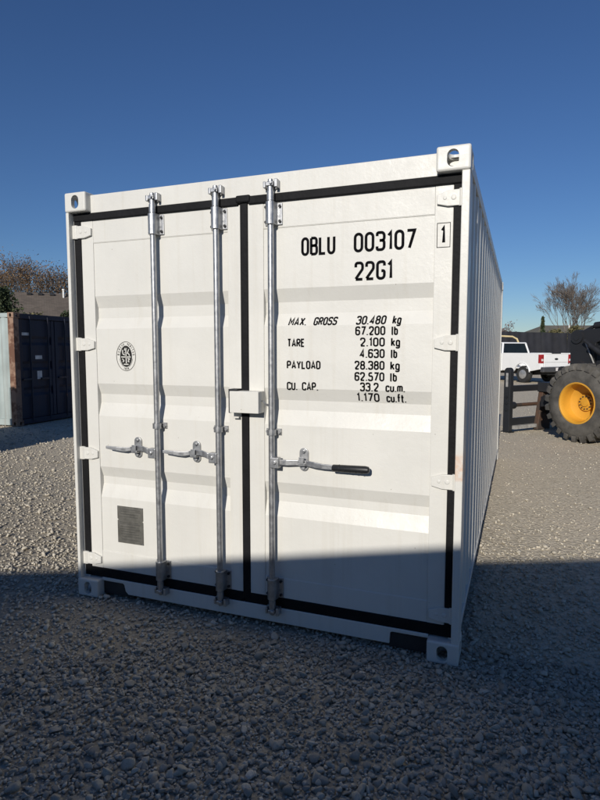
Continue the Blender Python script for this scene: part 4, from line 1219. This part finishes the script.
def tree(name, loc, h, seed, label, leaf=None, levels=5, size=0.10, per=5, jit=0.25, r0=0.16, spread=0.55, kids=(3, 4), multi=1, group=None, up=0.25, first=0.28, minr=0.008, thin=1.0):
    t = empty(name, loc); tag(t, label, 'tree', group)
    m = MB(); tips = []
    branch_tree(m, (0, 0, 0), h, seed, levels, r0, spread, tips, up, minr, kids, multi, first)
    top = max(v[2] for v in m.v); k = h/top
    m.v = [(v[0]*k*thin, v[1]*k*thin, v[2]*k) for v in m.v]; tips = [p*k for p in tips]
    me = m.mesh('trunk', True, fix=False); link('trunk', me, M['bark'], t)
    if leaf: leaf_mesh('crown', tips, M[leaf], t, size, per, seed+1, jit)
    return t
tree('bare_tree', (8.3, 66.5, 0), 10.2, 5, 'tall bare leafless tree with fine spreading branches above the black fence', None, 7, r0=0.17, spread=0.38, kids=(2, 3), multi=5, first=0.25, up=0.16, minr=0.009, thin=1.0)
for i, (x, y, h, s, lab) in enumerate([(-43.6, 36.0, 9.0, 21, 'brown autumn tree furthest left behind the shingle roof'), (-40.6, 37.2, 9.9, 22, 'second autumn tree from the left behind the shingle roof'),
        (-38.3, 38.1, 10.0, 23, 'tallest thin brown autumn tree behind the shingle roof'), (-36.3, 39.0, 9.0, 24, 'autumn tree behind the vent pipe end of the shingle roof'), (-33.8, 40.2, 8.8, 25, 'autumn tree half hidden by the white container')]):
    tree('autumn_tree', (x, y, 0), h, s, lab, 'brown_leaf', 5, 0.065, 8, 0.34, r0=0.15, spread=0.62, kids=(3, 4), group='autumn trees behind the house', up=0.3, first=0.22)
def bush(name, loc, rx, rz, seed, mat, label, n=1500, size=0.09, cone=False, cat='shrub', zc=0.5, group=None):
    t = empty(name, loc); tag(t, label, cat, group)
    g = random.Random(seed); pts = []
    while len(pts) < n:
        a = g.random()*6.283; z = g.random()
        r_ = math.sqrt(g.random())
        rad = (1-z)*rx*1.25*(0.75+0.25*math.sin(z*40)) if cone else rx*math.sqrt(max(0, 1-(2*z-1)**2*0.9))
        nz = 0.75+0.5*mnoise.noise(Vector((math.cos(a)*1.6+seed, math.sin(a)*1.6, z*3.2)))
        if mnoise.noise(Vector((math.cos(a)*r_*2.5+seed*3, math.sin(a)*r_*2.5, z*5))) < -0.22: continue
        pts.append(Vector((math.cos(a)*r_*rad*nz, math.sin(a)*r_*rad*nz, 0.15+z*rz*(0.9+0.1*nz))))
    m = MB(); m.tube([(0, 0, 0), (0.03, 0.02, rz*0.5), (0, 0, rz*0.9)], [0.09, 0.06, 0.015], 6)
    for k in range(7):
        a = g.random()*6.283; m.tube([(0, 0, rz*0.1*k+0.1), (math.cos(a)*rx*.6, math.sin(a)*rx*.6, rz*0.1*k+0.1+rz*.25)], [0.03, 0.008], 4)
    m.build('trunk', M['bark'], t)
    leaf_mesh('crown', pts, M[mat], t, size, 2, seed, 0.05)
    return t
bush('evergreen_shrub', (-19.3, 16.6, 0), 1.1, 4.35, 3, 'green_leaf', 'dark green bush at the left edge beside the shingle roof', 5200, 0.065)
bush('shrub', (-15.6, 14.9, 0), 0.8, 2.95, 4, 'olive_leaf', 'green shrub showing just over the blue container roof', 2600, 0.055)
bush('shrub', (-14.2, 15.2, 0), 0.7, 3.05, 6, 'green_leaf', 'darker shrub right of the olive one over the blue container', 2400, 0.055)
bush('young_conifer', (5.0, 64.5, 0), 0.75, 5.1, 8, 'green_leaf', 'small pointed conifer rising above the black fence', 1600, 0.12, True, 'tree')
bush('shrub', (6.1, 59.5, 0), 1.5, 3.55, 9, 'olive_leaf', 'olive shrub behind the fence left of the bare tree trunk', 1800, 0.11)
bush('shrub', (8.0, 61.0, 0), 1.4, 3.9, 10, 'olive_leaf', 'yellowish shrub at the foot of the bare tree', 1800, 0.11)
tree('russet_tree', (1.6, 86, 0), 5.6, 31, 'small russet tree far behind the fence beside the container edge', 'red_leaf', 5, 0.10, 4, 0.25, r0=0.10, kids=(3, 3))
